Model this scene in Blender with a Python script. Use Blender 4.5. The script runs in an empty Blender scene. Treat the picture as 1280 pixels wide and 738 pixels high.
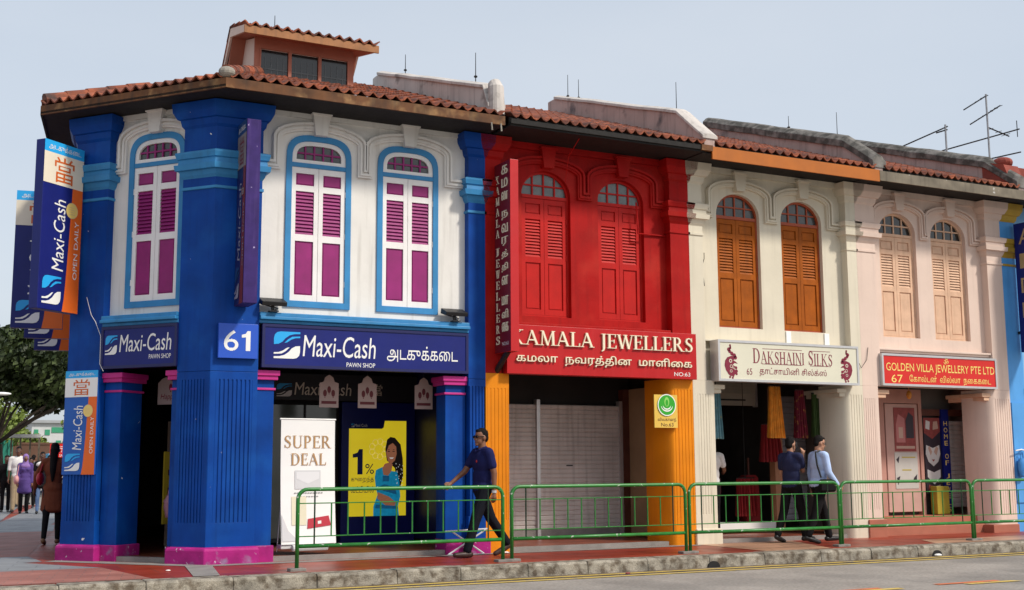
import bpy, bmesh, math, random
from mathutils import Vector, Matrix
from mathutils.geometry import tessellate_polygon
rnd = random.Random(7)
scene = bpy.context.scene
col = scene.collection
# ------------------------------------------------------------ camera, sky, sun
FPX, TILT, YAW, ROLL = 1521.83, 0.140910646, 1.09618075, -5.49678915e-03
CAM_H = 1.2
def camera_matrix():
    ct, st, cr, sr = math.cos(TILT), math.sin(TILT), math.cos(ROLL), math.sin(ROLL)
    W = Matrix(((math.sin(YAW), 0, math.cos(YAW)), (-math.cos(YAW), 0, math.sin(YAW)), (0, 1, 0)))
    r, u, f = Vector((1, 0, 0)), Vector((0, ct, -st)), Vector((0, st, ct))
    R, U, Fw = W @ (cr*r + sr*u), W @ (-sr*r + cr*u), W @ f
    return Matrix(((R.x, U.x, -Fw.x, 0), (R.y, U.y, -Fw.y, 0), (R.z, U.z, -Fw.z, CAM_H), (0, 0, 0, 1)))
cam = bpy.data.cameras.new('camera')
cam_ob = bpy.data.objects.new('camera', cam)
col.objects.link(cam_ob)
cam_ob.matrix_world = camera_matrix()
cam.sensor_width = 36.0
cam.lens = FPX / 1280 * 36
cam.clip_start, cam.clip_end = 0.1, 2000
scene.camera = cam_ob
SUN_EL, SUN_AZ = math.radians(45), math.radians(306)      # azimuth: angle from +X of the direction towards the sun
world = bpy.data.worlds.new('World')
scene.world = world
world.use_nodes = True
wn, wl = world.node_tree.nodes, world.node_tree.links
bg = wn['Background']
sky = wn.new('ShaderNodeTexSky')
sky.sky_type = 'NISHITA'
sky.sun_disc = False
sky.sun_elevation = SUN_EL
sky.sun_rotation = math.pi/2 - SUN_AZ
sky.air_density, sky.dust_density, sky.ozone_density = 1.0, 3.5, 1.5
haze = wn.new('ShaderNodeMix'); haze.data_type = 'RGBA'
haze.inputs[0].default_value = 0.72                       # thin overcast: bright, even cloud veil
haze.inputs[7].default_value = (5.0, 5.45, 6.0, 1)
cn = wn.new('ShaderNodeTexNoise'); cn.inputs['Scale'].default_value = 1.6; cn.inputs['Detail'].default_value = 7
cm = wn.new('ShaderNodeMapping'); cm.inputs['Scale'].default_value = (1, 1, 3.2); ct_ = wn.new('ShaderNodeTexCoord')
wl.new(ct_.outputs['Generated'], cm.inputs[0]); wl.new(cm.outputs[0], cn.inputs[0])
cr_ = wn.new('ShaderNodeValToRGB'); cr_.color_ramp.elements[0].position = .35; cr_.color_ramp.elements[1].position = .7
cr_.color_ramp.elements[0].color = (4.65, 5.15, 5.75, 1); cr_.color_ramp.elements[1].color = (5.35, 5.72, 6.15, 1)
wl.new(cn.outputs[0], cr_.inputs[0]); wl.new(cr_.outputs[0], haze.inputs[7])
wl.new(sky.outputs[0], haze.inputs[6]); wl.new(haze.outputs[2], bg.inputs[0])
bg.inputs[1].default_value = 0.12
sun = bpy.data.lights.new('sun', 'SUN')
sun.energy, sun.angle, sun.color = 2.7, math.radians(7), (1, .94, .84)
sun_ob = bpy.data.objects.new('sun', sun)
col.objects.link(sun_ob)
sd = Vector((math.cos(SUN_EL)*math.cos(SUN_AZ), math.cos(SUN_EL)*math.sin(SUN_AZ), math.sin(SUN_EL)))
sun_ob.rotation_euler = sd.to_track_quat('Z', 'Y').to_euler()
sun_ob.location = (20, -20, 30)
vs = scene.view_settings
vs.view_transform = 'Standard'; vs.look = 'None'; vs.exposure = 0.32; vs.gamma = 1.0; vs.use_curve_mapping = False
scene.cycles.max_bounces = 6
# ------------------------------------------------------------ materials
MATS = {}
def mat(name, c, rough=.6, var=.12, scale=2.5, bump=0.0, streak=0.0, metal=0.0, spec=.4, chips=None, c2=None, c2t=(.45, .6), c2scale=3, coat=0, stain=(.06, .05, .04), fine=0):
    """painted / plain surface: base colour with uneven wear, vertical rain streaks, chipped spots"""
    if name in MATS: return MATS[name]
    m = bpy.data.materials.new(name); m.use_nodes = True
    n, l = m.node_tree.nodes, m.node_tree.links
    b = n['Principled BSDF']
    b.inputs['Roughness'].default_value = rough; b.inputs['Metallic'].default_value = metal
    b.inputs['Specular IOR Level'].default_value = spec; b.inputs['Coat Weight'].default_value = coat
    tc = n.new('ShaderNodeTexCoord')
    def noise(sc, det=4, mp=None, dist=0):
        t = n.new('ShaderNodeTexNoise'); t.inputs['Scale'].default_value = sc; t.inputs['Detail'].default_value = det; t.inputs['Distortion'].default_value = dist
        if mp:
            q = n.new('ShaderNodeMapping'); q.inputs['Scale'].default_value = mp; l.new(tc.outputs['Object'], q.inputs[0]); l.new(q.outputs[0], t.inputs[0])
        else: l.new(tc.outputs['Object'], t.inputs[0])
        return t.outputs[0]
    def ramp(src, a, b_):
        r = n.new('ShaderNodeMapRange'); r.inputs[1].default_value = a; r.inputs[2].default_value = b_; l.new(src, r.inputs[0]); return r.outputs[0]
    def mix(fac, A, B, blend='MIX'):
        x = n.new('ShaderNodeMix'); x.data_type = 'RGBA'; x.blend_type = blend
        for sock, v in ((0, fac), (6, A), (7, B)):
            if hasattr(v, 'is_output'): l.new(v, x.inputs[sock])
            elif sock == 0: x.inputs[0].default_value = v
            else: x.inputs[sock].default_value = (*v, 1) if len(v) == 3 else v
        return x.outputs[2]
    cur = c
    if c2: cur = mix(ramp(noise(c2scale, 6), *c2t), c, c2)
    if var:
        f = ramp(noise(scale, 6), .3, .7)
        cur = mix(f, cur, tuple(max(0, 1-2*var) for _ in range(3)), 'MULTIPLY') if hasattr(cur, 'is_output') else mix(f, tuple(v*(1-var) for v in c), tuple(min(1, v*(1+var)) for v in c))
    if fine: cur = mix(ramp(noise(scale*22, 3), .35, .75), cur, (1-fine,)*3, 'MULTIPLY')
    if streak:
        s = ramp(noise(2.2, 5, (5.5, 5.5, .35)), .52, .78)
        g = n.new('ShaderNodeMath'); g.operation = 'MULTIPLY'; g.inputs[1].default_value = streak; l.new(s, g.inputs[0])
        cur = mix(g.outputs[0], cur, stain)
    if chips:
        k = ramp(noise(chips[2] if len(chips) > 2 else 5, 6, dist=.4), chips[1], chips[1]+.015)
        cur = mix(k, cur, chips[0])
    if hasattr(cur, 'is_output'): l.new(cur, b.inputs['Base Color'])
    else: b.inputs['Base Color'].default_value = (*cur, 1)
    if bump:
        q = n.new('ShaderNodeBump'); q.inputs['Strength'].default_value = bump; q.inputs['Distance'].default_value = .02
        l.new(noise(scale*8, 6), q.inputs['Height']); l.new(q.outputs[0], b.inputs['Normal'])
    rr = n.new('ShaderNodeMapRange'); rr.inputs[3].default_value = max(.03, rough-.1); rr.inputs[4].default_value = min(1, rough+.1)
    l.new(noise(scale*3, 4), rr.inputs[0]); l.new(rr.outputs[0], b.inputs['Roughness'])
    MATS[name] = m
    return m
BLUE = mat('blue_paint', (.002, .060, .33), .5, .18, 1.6, streak=.4, bump=.1, spec=.15, stain=(.002, .025, .14), c2=(.006, .090, .40), c2t=(.48, .72), c2scale=2, chips=((.75, .75, .72), .745, 9))
LBLUE = mat('sky_blue_paint', (.03, .22, .47), .5, .14, 3, streak=.35, stain=(.02, .1, .2))
WHITE = mat('white_plaster', (.75, .72, .675), .7, .08, 1.5, streak=.4, bump=.1, stain=(.35, .32, .28))
WFRAME = mat('white_window_paint', (.80, .77, .75), .5, .05, 4, streak=.12, stain=(.4, .37, .33))
MAGENTA = mat('magenta_paint', (.27, .010, .14), .5, .12, 5, streak=.2, stain=(.15, .01, .08))
PINKB = mat('pink_plinth_paint', (.46, .02, .22), .55, .18, 4, chips=((.56, .44, .52), .66, 13), c2=(.36, .20, .36), c2t=(.58, .72), c2scale=6, bump=.15, spec=.2)
PINKC = mat('pink_cap_paint', (.52, .02, .22), .5, .12, 4, streak=.2, stain=(.2, .01, .08))
RED = mat('red_wall_paint', (.42, .006, .005), .6, .14, 1.8, streak=.4, bump=.1, spec=.15, stain=(.17, .005, .004), c2=(.48, .022, .014), c2t=(.5, .75), c2scale=2)
REDW = mat('red_window_paint', (.46, .010, .007), .5, .1, 4, streak=.3, spec=.2, stain=(.3, .01, .01))
ORANGE = mat('orange_pier_paint', (.70, .22, .003), .55, .13, 1.6, streak=.35, spec=.2, bump=.08, stain=(.5, .10, .01))
CREAM = mat('cream_plaster', (.66, .595, .47), .75, .06, 1.4, streak=.30, bump=.1, stain=(.40, .35, .27), chips=((.35, .33, .3), .78, 9))
PINKW = mat('pale_pink_plaster', (.70, .54, .455), .75, .06, 1.4, streak=.28, bump=.1, stain=(.5, .36, .31), chips=((.55, .5, .47), .77, 8))
OCHRE = mat('ochre_shutter_paint', (.33, .080, .005), .55, .16, 5, spec=.15, streak=.45, stain=(.18, .05, .01))
RUST = mat('red_oxide_frame_paint', (.34, .06, .018), .5, .14, 5)
PEACH = mat('peach_shutter_paint', (.68, .44, .30), .6, .1, 5, spec=.15, streak=.3, stain=(.4, .22, .14))
TEALW = mat('light_blue_wall_paint', (.08, .32, .70), .55, .1, 2, streak=.25, stain=(.03, .12, .3))
OLIVE = mat('olive_yellow_paint', (.42, .27, .03), .6, .2, 3)
GLASSD = mat('dark_glass', (.012, .014, .014), .06, 0, spec=.6)
GLASSG = mat('greenish_glass', (.10, .135, .12), .08, .2, .8, spec=.7)
PANE = mat('dusty_window_glass', (.06, .065, .065), .15, .3, 8, spec=.5)
PANEL = mat('pale_frosted_glass', (.13, .15, .15), .25, .25, 8, spec=.5)
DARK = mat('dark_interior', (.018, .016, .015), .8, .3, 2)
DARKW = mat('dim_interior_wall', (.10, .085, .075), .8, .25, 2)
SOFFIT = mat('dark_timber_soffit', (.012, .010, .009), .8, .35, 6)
WOODF = mat('weathered_fascia_timber', (.17, .065, .02), .75, .3, 4, streak=.6, stain=(.03, .02, .015), c2=(.36, .19, .075), c2t=(.52, .68), c2scale=5)
ORANGEF = mat('orange_fascia_paint', (.42, .115, .006), .6, .1, 3, streak=.35, stain=(.35, .09, .01))
GREYF = mat('weathered_grey_fascia', (.18, .15, .11), .8, .3, 4, streak=.6, stain=(.05, .04, .03), chips=((.5, .48, .44), .66, 4))
SALMON = mat('salmon_paint', (.38, .13, .08), .65, .1, 3, streak=.2, stain=(.3, .1, .07))
PARTYP = mat('stained_pink_plaster', (.52, .38, .34), .85, .12, 2, streak=.55, bump=.2, stain=(.10, .08, .08), c2=(.16, .13, .13), c2t=(.58, .70), c2scale=2.2)
PARTYW = mat('white_parapet_plaster', (.60, .55, .51), .8, .1, 2, streak=.45, stain=(.16, .14, .13), c2=(.28, .25, .23), c2t=(.58, .70), c2scale=3)
MOULD = mat('black_moulded_coping', (.085, .08, .07), .9, .3, 3, bump=.4, c2=(.38, .35, .32), c2t=(.42, .70), c2scale=6)
OXIDE = mat('red_oxide_render', (.24, .045, .028), .8, .2, 4, bump=.15)
NAVY = mat('navy_sign_vinyl', (.008, .014, .15), .38, .08, 3, spec=.3)
NAVYD = mat('dark_navy_sign', (.010, .012, .085), .4, .06, 3)
PURPLE = mat('faded_purple_sign_edge', (.042, .022, .13), .5, .2, 6, spec=.15, streak=.4, stain=(.16, .10, .30), chips=((.4, .33, .55), .69, 12))
SIGNW = mat('sign_white', (.82, .81, .78), .4, .02)
SIGNCR = mat('sign_cream', (.78, .70, .56), .45, .05)
CYAN = mat('sign_cyan', (.02, .38, .80), .4, .03)
SORANGE = mat('sign_orange', (.78, .14, .012), .4, .06)
SORTXT = mat('sign_deep_orange', (.62, .12, .015), .4, .03)
GOLD = mat('sign_gold_letter', (.74, .55, .24), .4, .1, 8)
CREAML = mat('cream_raised_letter', (.82, .74, .55), .45, .05)
SRED = mat('red_sign_board', (.44, .008, .010), .4, .08, 3, spec=.3, streak=.15, stain=(.6, .05, .05))
SREDL = mat('red_sign_edge', (.48, .010, .012), .35, .06, 3)
SREDD = mat('shaded_red_sign_face', (.16, .010, .020), .4, .1, 3)  # darker copy of the sign red: shade of the side face painted in
GSRED = mat('bright_red_sign', (.60, .018, .012), .35, .05)
GSYEL = mat('pale_yellow_lettering', (.85, .62, .17), .4, .04)
CSIGN = mat('ivory_sign_board', (.66, .63, .50), .4, .04)
MAROON = mat('maroon_print', (.20, .012, .035), .45, .15, 20)
ALU = mat('aluminium', (.58, .57, .57), .35, .06, 6, metal=.6)
SHUTTER = mat('steel_roller_shutter', (.60, .55, .51), .5, .16, 2, streak=.5, stain=(.22, .19, .17))
GREEN = mat('green_rail_paint', (.018, .18, .026), .38, .2, 8, chips=((.48, .52, .44), .665, 18), spec=.5)
GREEND = mat('dark_green_steel', (.006, .03, .012), .5, .2, 8)
IRON = mat('black_metal', (.012, .012, .013), .45, .2, 6)
STEEL = mat('galvanised_steel', (.30, .30, .31), .45, .2, 8, metal=.7)
YELLOW = mat('poster_yellow', (.80, .62, .02), .4, .05)
YELD = mat('dull_yellow', (.46, .35, .03), .5, .1)
BROWN = mat('brown_timber', (.10, .03, .018), .6, .2, 5)
CLOTHR = mat('red_cloth', (.20, .008, .010), .9, .2, 6)
CLOTHG = mat('gold_cloth', (.75, .30, .03), .7, .25, 9)
CLOTHM = mat('maroon_cloth', (.22, .012, .03), .8, .3, 9, c2=(.55, .25, .05), c2t=(.6, .66), c2scale=12)
CLOTHN = mat('green_cloth', (.05, .09, .02), .8, .2, 8)
CLOTHB = mat('pale_blue_cloth', (.20, .42, .50), .8, .2, 8, c2=(.7, .6, .25), c2t=(.6, .65), c2scale=7)
def tile_mat():
    m = bpy.data.materials.new('terracotta_tiles'); m.use_nodes = True
    n, l = m.node_tree.nodes, m.node_tree.links; b = n['Principled BSDF']
    tc = n.new('ShaderNodeTexCoord')
    v = n.new('ShaderNodeTexVoronoi'); v.inputs['Scale'].default_value = 5.2
    l.new(tc.outputs['Object'], v.inputs[0])
    sep = n.new('ShaderNodeSeparateColor'); l.new(v.outputs['Color'], sep.inputs[0])
    cr = n.new('ShaderNodeValToRGB'); e = cr.color_ramp.elements
    e[0].color = (.15, .036, .016, 1); e[1].color = (.38, .10, .040, 1)
    l.new(sep.outputs[0], cr.inputs[0])
    ns = n.new('ShaderNodeTexNoise'); ns.inputs['Scale'].default_value = 3.2; ns.inputs['Detail'].default_value = 8
    l.new(tc.outputs['Object'], ns.inputs[0])
    mr = n.new('ShaderNodeMapRange'); mr.inputs[1].default_value = .46; mr.inputs[2].default_value = .68
    l.new(ns.outputs[0], mr.inputs[0])
    mx = n.new('ShaderNodeMix'); mx.data_type = 'RGBA'; mx.inputs[7].default_value = (.07, .035, .028, 1)
    l.new(mr.outputs[0], mx.inputs[0]); l.new(cr.outputs[0], mx.inputs[6]); l.new(mx.outputs[2], b.inputs['Base Color'])
    b.inputs['Roughness'].default_value = .8
    bp = n.new('ShaderNodeBump'); bp.inputs['Strength'].default_value = .3; bp.inputs['Distance'].default_value = .01
    n2 = n.new('ShaderNodeTexNoise'); n2.inputs['Scale'].default_value = 40; l.new(tc.outputs['Object'], n2.inputs[0])
    l.new(n2.outputs[0], bp.inputs['Height']); l.new(bp.outputs[0], b.inputs['Normal'])
    return m
TILE = tile_mat()
def paver_mat(name, c1, c2, mortar, sx, sy, rough=.4, rot=0, dirt=.5, bumps=.25):
    m = bpy.data.materials.new(name); m.use_nodes = True
    n, l = m.node_tree.nodes, m.node_tree.links; b = n['Principled BSDF']
    tc = n.new('ShaderNodeTexCoord'); mp = n.new('ShaderNodeMapping'); mp.inputs['Rotation'].default_value = (0, 0, rot)
    l.new(tc.outputs['Object'], mp.inputs[0])
    br = n.new('ShaderNodeTexBrick'); br.inputs['Scale'].default_value = 1
    br.inputs['Brick Width'].default_value = sx; br.inputs['Row Height'].default_value = sy; br.inputs['Mortar Size'].default_value = .006
    br.inputs['Color1'].default_value = (*c1, 1); br.inputs['Color2'].default_value = (*c2, 1); br.inputs['Mortar'].default_value = (*mortar, 1)
    l.new(mp.outputs[0], br.inputs[0])
    ns = n.new('ShaderNodeTexNoise'); ns.inputs['Scale'].default_value = 1.3; ns.inputs['Detail'].default_value = 8
    l.new(tc.outputs['Object'], ns.inputs[0])
    mr = n.new('ShaderNodeMapRange'); mr.inputs[1].default_value = .35; mr.inputs[2].default_value = .75; mr.inputs[3].default_value = 1; mr.inputs[4].default_value = 1-dirt
    l.new(ns.outputs[0], mr.inputs[0])
    mx = n.new('ShaderNodeMix'); mx.data_type = 'RGBA'; mx.blend_type = 'MULTIPLY'; mx.inputs[0].default_value = 1
    l.new(br.outputs[0], mx.inputs[6]); l.new(mr.outputs[0], mx.inputs[7]); l.new(mx.outputs[2], b.inputs['Base Color'])
    r2 = n.new('ShaderNodeMapRange'); r2.inputs[3].default_value = max(.08, rough-.15); r2.inputs[4].default_value = min(1, rough+.2)
    n3 = n.new('ShaderNodeTexNoise'); n3.inputs['Scale'].default_value = 2.4; l.new(tc.outputs['Object'], n3.inputs[0])
    l.new(n3.outputs[0], r2.inputs[0]); l.new(r2.outputs[0], b.inputs['Roughness'])
    bp = n.new('ShaderNodeBump'); bp.inputs['Strength'].default_value = bumps; bp.inputs['Distance'].default_value = .01
    l.new(br.outputs[1], bp.inputs['Height']); bp.invert = True; l.new(bp.outputs[0], b.inputs['Normal'])
    return m
REDTILE = paver_mat('red_pavement_tiles', (.27, .028, .011), (.34, .042, .016), (.16, .045, .03), .6, .6, .40, .0, .45, .12)
PINKTILE = paver_mat('faded_pink_pavers', (.33, .115, .085), (.38, .145, .11), (.22, .12, .10), .3, .15, .6, .2, .35)
GREYTILE = paver_mat('grey_pavers', (.21, .215, .225), (.26, .265, .275), (.13, .13, .135), .6, .3, .5, .18, .35)
TERRTILE = paver_mat('terracotta_walkway_tiles', (.24, .055, .025), (.30, .075, .035), (.13, .06, .04), .3, .3, .35, .0, .5)
TANTILE = paver_mat('tan_pavement_tiles', (.48, .27, .17), (.54, .31, .20), (.25, .15, .1), .6, .6, .4, .5, .4)
ASPHALT = mat('asphalt', (.37, .335, .30), .85, .12, 1.2, bump=.25, fine=.35, c2=(.29, .265, .24), c2t=(.45, .62), c2scale=.8)
GUTTER = mat('gutter_grime', (.24, .18, .12), .85, .3, 4, bump=.2, fine=.3, c2=(.07, .05, .035), c2t=(.5, .62), c2scale=3)
GRANITE = mat('weathered_kerb_granite', (.47, .42, .34), .8, .25, 5, bump=.5, fine=.55, c2=(.17, .13, .09), c2t=(.44, .64), c2scale=9)
GRANTOP = mat('kerb_top_granite', (.42, .38, .32), .8, .2, 4, bump=.3, fine=.3, c2=(.2, .16, .12), c2t=(.52, .62), c2scale=3)
CONC = mat('grey_concrete', (.22, .205, .185), .85, .2, 6, bump=.3, fine=.3)
STEPG = mat('grey_step_stone', (.26, .24, .22), .7, .2, 4, bump=.1, fine=.2)
YLINE = mat('yellow_road_paint', (.62, .44, .10), .7, .15, 4, chips=((.33, .28, .2), .62, 9), fine=.2)
RLINE = mat('orange_red_road_paint', (.62, .16, .06), .7, .15, 4, fine=.2)
# ------------------------------------------------------------ mesh building
class Frame:
    """u along a wall, v into the building, z up"""
    def __init__(s, o, u, v=None):
        s.o = Vector((o[0], o[1], o[2] if len(o) > 2 else 0)); s.u = Vector((u[0], u[1], 0)).normalized()
        s.v = Vector((v[0], v[1], 0)).normalized() if v else Vector((-s.u.y, s.u.x, 0))
    def __call__(s, u, v, z): return s.o + s.u*u + s.v*v + Vector((0, 0, z))
F = 15.82                                   # plane of the pier fronts
ANG = math.radians(129.82)
MAIN = Frame((0, F), (1, 0))
CC = Vector((3.72, F, 0))                   # street corner of the corner house
CD = Vector((math.cos(ANG), math.sin(ANG), 0))
CN = Vector((-CD.y, CD.x, 0))           # outward normal of the chamfer
CHW = 2.38
A0 = CC + CD*CHW                            # far corner of the chamfer
CHAM = Frame(A0, -CD)                       # u runs left to right, v into the house
SIDE_E = Vector((math.cos(math.radians(80)), math.sin(math.radians(80)), 0))
SIDE = Frame(A0 + SIDE_E*10, -SIDE_E)       # side street front, u towards the corner
class MB:
    def __init__(s): s.v, s.f, s.m = [], [], []
    def add(s, pts, mi=0):
        b = len(s.v); s.v += [Vector(p) for p in pts]; s.f.append(tuple(range(b, b+len(pts)))); s.m.append(mi)
    def grid(s, rows, mi=0, close=False):
        b = len(s.v); n = len(rows[0])
        for r in rows: s.v += [Vector(p) for p in r]
        for i in range(len(rows)-1):
            for j in range(n if close else n-1):
                k = (j+1) % n
                s.f.append((b+i*n+j, b+i*n+k, b+(i+1)*n+k, b+(i+1)*n+j)); s.m.append(mi)
        return b
    def solid(s, lo, hi, mi=0):
        """closed prism between two equal loops"""
        b = len(s.v); n = len(lo)
        s.v += [Vector(p) for p in lo] + [Vector(p) for p in hi]
        s.f.append(tuple(range(b, b+n))[::-1]); s.f.append(tuple(range(b+n, b+2*n))); s.m += [mi, mi]
        for j in range(n):
            k = (j+1) % n; s.f.append((b+j, b+k, b+n+k, b+n+j)); s.m.append(mi)
    def box(s, fr, u0, u1, v0, v1, z0, z1, mi=0):
        q = [(u0, v0), (u1, v0), (u1, v1), (u0, v1)]
        s.solid([fr(u, v, z0) for u, v in q], [fr(u, v, z1) for u, v in q], mi)
    def slab(s, fr, poly, v0, v1, mi=0):
        """polygon of (u,z) with thickness from v0 to v1"""
        s.solid([fr(u, v0, z) for u, z in poly], [fr(u, v1, z) for u, z in poly], mi)
    def plan(s, poly, z0, z1, mi=0):
        s.solid([(x, y, z0) for x, y in poly], [(x, y, z1) for x, y in poly], mi)
    def tube(s, pts, r, n=8, mi=0, r2=None):
        pts = [Vector(p) for p in pts]; rows = []; up = None
        for i, p in enumerate(pts):
            a = pts[max(i-1, 0)]; c = pts[min(i+1, len(pts)-1)]; d = (c-a).normalized()
            if up is None: up = d.orthogonal().normalized()
            up = (up - d*up.dot(d)).normalized(); w = d.cross(up)
            rr = r if r2 is None else r + (r2-r)*i/(len(pts)-1)
            rows.append([p + (up*math.cos(2*math.pi*k/n) + w*math.sin(2*math.pi*k/n))*rr for k in range(n)])
        b = s.grid(rows, mi, True)
        s.f.append(tuple(range(b, b+n))[::-1]); e = b+(len(rows)-1)*n; s.f.append(tuple(range(e, e+n))); s.m += [mi, mi]
    def ellipsoid(s, c, r, nu=12, nv=8, mi=0, rot=None):
        c = Vector(c); rows = []
        for i in range(nv+1):
            t = math.pi*(i/nv) ; t = min(max(t, .02), math.pi-.02)
            row = []
            for j in range(nu):
                a = 2*math.pi*j/nu
                p = Vector((r[0]*math.sin(t)*math.cos(a), r[1]*math.sin(t)*math.sin(a), -r[2]*math.cos(t)))
                row.append(c + (rot @ p if rot else p))
            rows.append(row)
        b = s.grid(rows, mi, True); n = nu
        s.f.append(tuple(range(b, b+n))[::-1]); e = b+nv*n; s.f.append(tuple(range(e, e+n))); s.m += [mi, mi]
    def capsule(s, a, b, ra, rb, n=10, mi=0):
        a, b = Vector(a), Vector(b); d = (b-a); L = d.length; d = d.normalized() if L > 1e-6 else Vector((0, 0, 1))
        up = d.orthogonal().normalized(); w = d.cross(up); rows = []
        prof = [(a, -ra*math.cos(t), ra*math.sin(t)) for t in (.15, .6, 1.1, math.pi/2)] + [(b, -rb*math.cos(t), rb*math.sin(t)) for t in (math.pi/2, 2.0, 2.5, 2.99)]
        for c, h, r in prof: rows.append([c + d*h + (up*math.cos(2*math.pi*k/n) + w*math.sin(2*math.pi*k/n))*r for k in range(n)])
        g = s.grid(rows, mi, True); s.f.append(tuple(range(g, g+n))[::-1]); e = g+7*n; s.f.append(tuple(range(e, e+n))); s.m += [mi, mi]
    def loft(s, poly, levels, mi=0):
        """plan polygon (ccw, convex) carried up through (z, outward offset) levels"""
        rows = []
        for z, off in levels: rows.append([Vector((x, y, z)) for x, y in offset(poly, off)])
        b = s.grid(rows, mi, True); n = len(poly)
        s.f.append(tuple(range(b, b+n))[::-1]); e = b+(len(rows)-1)*n; s.f.append(tuple(range(e, e+n))); s.m += [mi, mi]
    def mesh(s, name, mats, off=None, smooth=False):
        me = bpy.data.meshes.new(name)
        o = off or Vector((0, 0, 0))
        me.from_pydata([tuple(p-o) for p in s.v], [], s.f)
        for m in (mats if isinstance(mats, (list, tuple)) else [mats]): me.materials.append(m)
        for p, i in zip(me.polygons, s.m): p.material_index = i; p.use_smooth = smooth
        bm = bmesh.new(); bm.from_mesh(me); bmesh.ops.recalc_face_normals(bm, faces=bm.faces); bm.to_mesh(me); bm.free()
        return me
    def build(s, name, mats, parent=None, bevel=0, smooth=False, off=None):
        if off is None:
            off = Vector((0, 0, 0)); p = parent
            while p: off += p.location; p = p.parent
        ob = bpy.data.objects.new(name, s.mesh(name, mats, off, smooth))
        col.objects.link(ob); ob.parent = parent
        if bevel:
            bv = ob.modifiers.new('bevel', 'BEVEL'); bv.width = bevel; bv.segments = 2; bv.limit_method = 'ANGLE'; bv.angle_limit = math.radians(40)
        return ob
def offset(poly, d):
    n = len(poly); out = []
    for i in range(n):
        a, b, c = Vector(poly[i-1]), Vector(poly[i]), Vector(poly[(i+1) % n])
        e1, e2 = (b-a).normalized(), (c-b).normalized()
        n1, n2 = Vector((e1.y, -e1.x)), Vector((e2.y, -e2.x))
        m = (n1+n2); m = m/max(m.dot(n1), .3)
        out.append(tuple(b+m*d))
    return out
def tag(o, label=None, cat=None, group=None, kind=None):
    for k, v in (('label', label), ('category', cat), ('group', group), ('kind', kind)):
        if v: o[k] = v
    return o
def thing(name, loc, label, cat, group=None, rz=0):
    o = bpy.data.objects.new(name, None); col.objects.link(o); o.location = loc; o.rotation_euler = (0, 0, rz); o.empty_display_size = .2
    return tag(o, label, cat, group)
def copy_tree(o, parent=None):
    c = o.copy(); col.objects.link(c)
    if parent: c.parent = parent
    for ch in [k for k in col.objects if k.parent == o]: copy_tree(ch, c)
    return c
# ------------------------------------------------------------ lettering
def area2(p): return sum(p[i-1][0]*p[i][1]-p[i][0]*p[i-1][1] for i in range(len(p)))
def font_contours(s, bold=0, shear=0):
    c = bpy.data.curves.new('lettering', 'FONT'); c.body = s; c.size = 1; c.fill_mode = 'NONE'; c.offset = bold; c.shear = shear; c.resolution_u = 4
    o = bpy.data.objects.new('lettering', c); col.objects.link(o)
    dg = bpy.context.evaluated_depsgraph_get(); me = bpy.data.meshes.new_from_object(o.evaluated_get(dg))
    bpy.data.objects.remove(o); bpy.data.curves.remove(c)
    nb = {}
    for e in me.edges:
        a, b = e.vertices; nb.setdefault(a, []).append(b); nb.setdefault(b, []).append(a)
    seen, out = set(), []
    for st in nb:
        if st in seen: continue
        loop, prev, cur = [], None, st
        while cur not in seen:
            seen.add(cur); loop.append((me.vertices[cur].co.x, me.vertices[cur].co.y))
            nx = [q for q in nb[cur] if q not in seen]
            if not nx: break
            # follow consecutive index first, so the direction of the outline is kept
            cur = cur+1 if cur+1 in nx else nx[0]
        if len(loop) > 2: out.append(loop)
    bpy.data.meshes.remove(me)
    return out
def ccw(p): return p if area2(p) > 0 else p[::-1]
def _st(x0, y0, x1, y1, w): return ccw([(x0-w/2, y0), (x0+w/2, y0), (x1+w/2, y1), (x1-w/2, y1)])
def _hb(x0, x1, y, h): return [(x0, y), (x1, y), (x1, y+h), (x0, y+h)]
def _se(x, y, w): return _hb(x-w/2, x+w/2, y, .04)
def _path(pts, ws):
    L, R = [], []
    for i, p in enumerate(pts):
        a, b = pts[max(i-1, 0)], pts[min(i+1, len(pts)-1)]
        dx, dy = b[0]-a[0], b[1]-a[1]; q = math.hypot(dx, dy) or 1
        L.append((p[0]-dy/q*ws[i]/2, p[1]+dx/q*ws[i]/2)); R.append((p[0]+dy/q*ws[i]/2, p[1]-dx/q*ws[i]/2))
    return [ccw([L[i], R[i], R[i+1], L[i+1]]) for i in range(len(pts)-1)]
def _arc(cx, cy, rx, ry, a0, a1, T=.15, t=.05, n=14):
    pts, ws = [], []
    for i in range(n+1):
        a = math.radians(a0+(a1-a0)*i/n); pts.append((cx+rx*math.cos(a), cy+ry*math.sin(a))); ws.append(t+(T-t)*abs(math.cos(a))**1.5)
    return _path(pts, ws)
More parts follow.
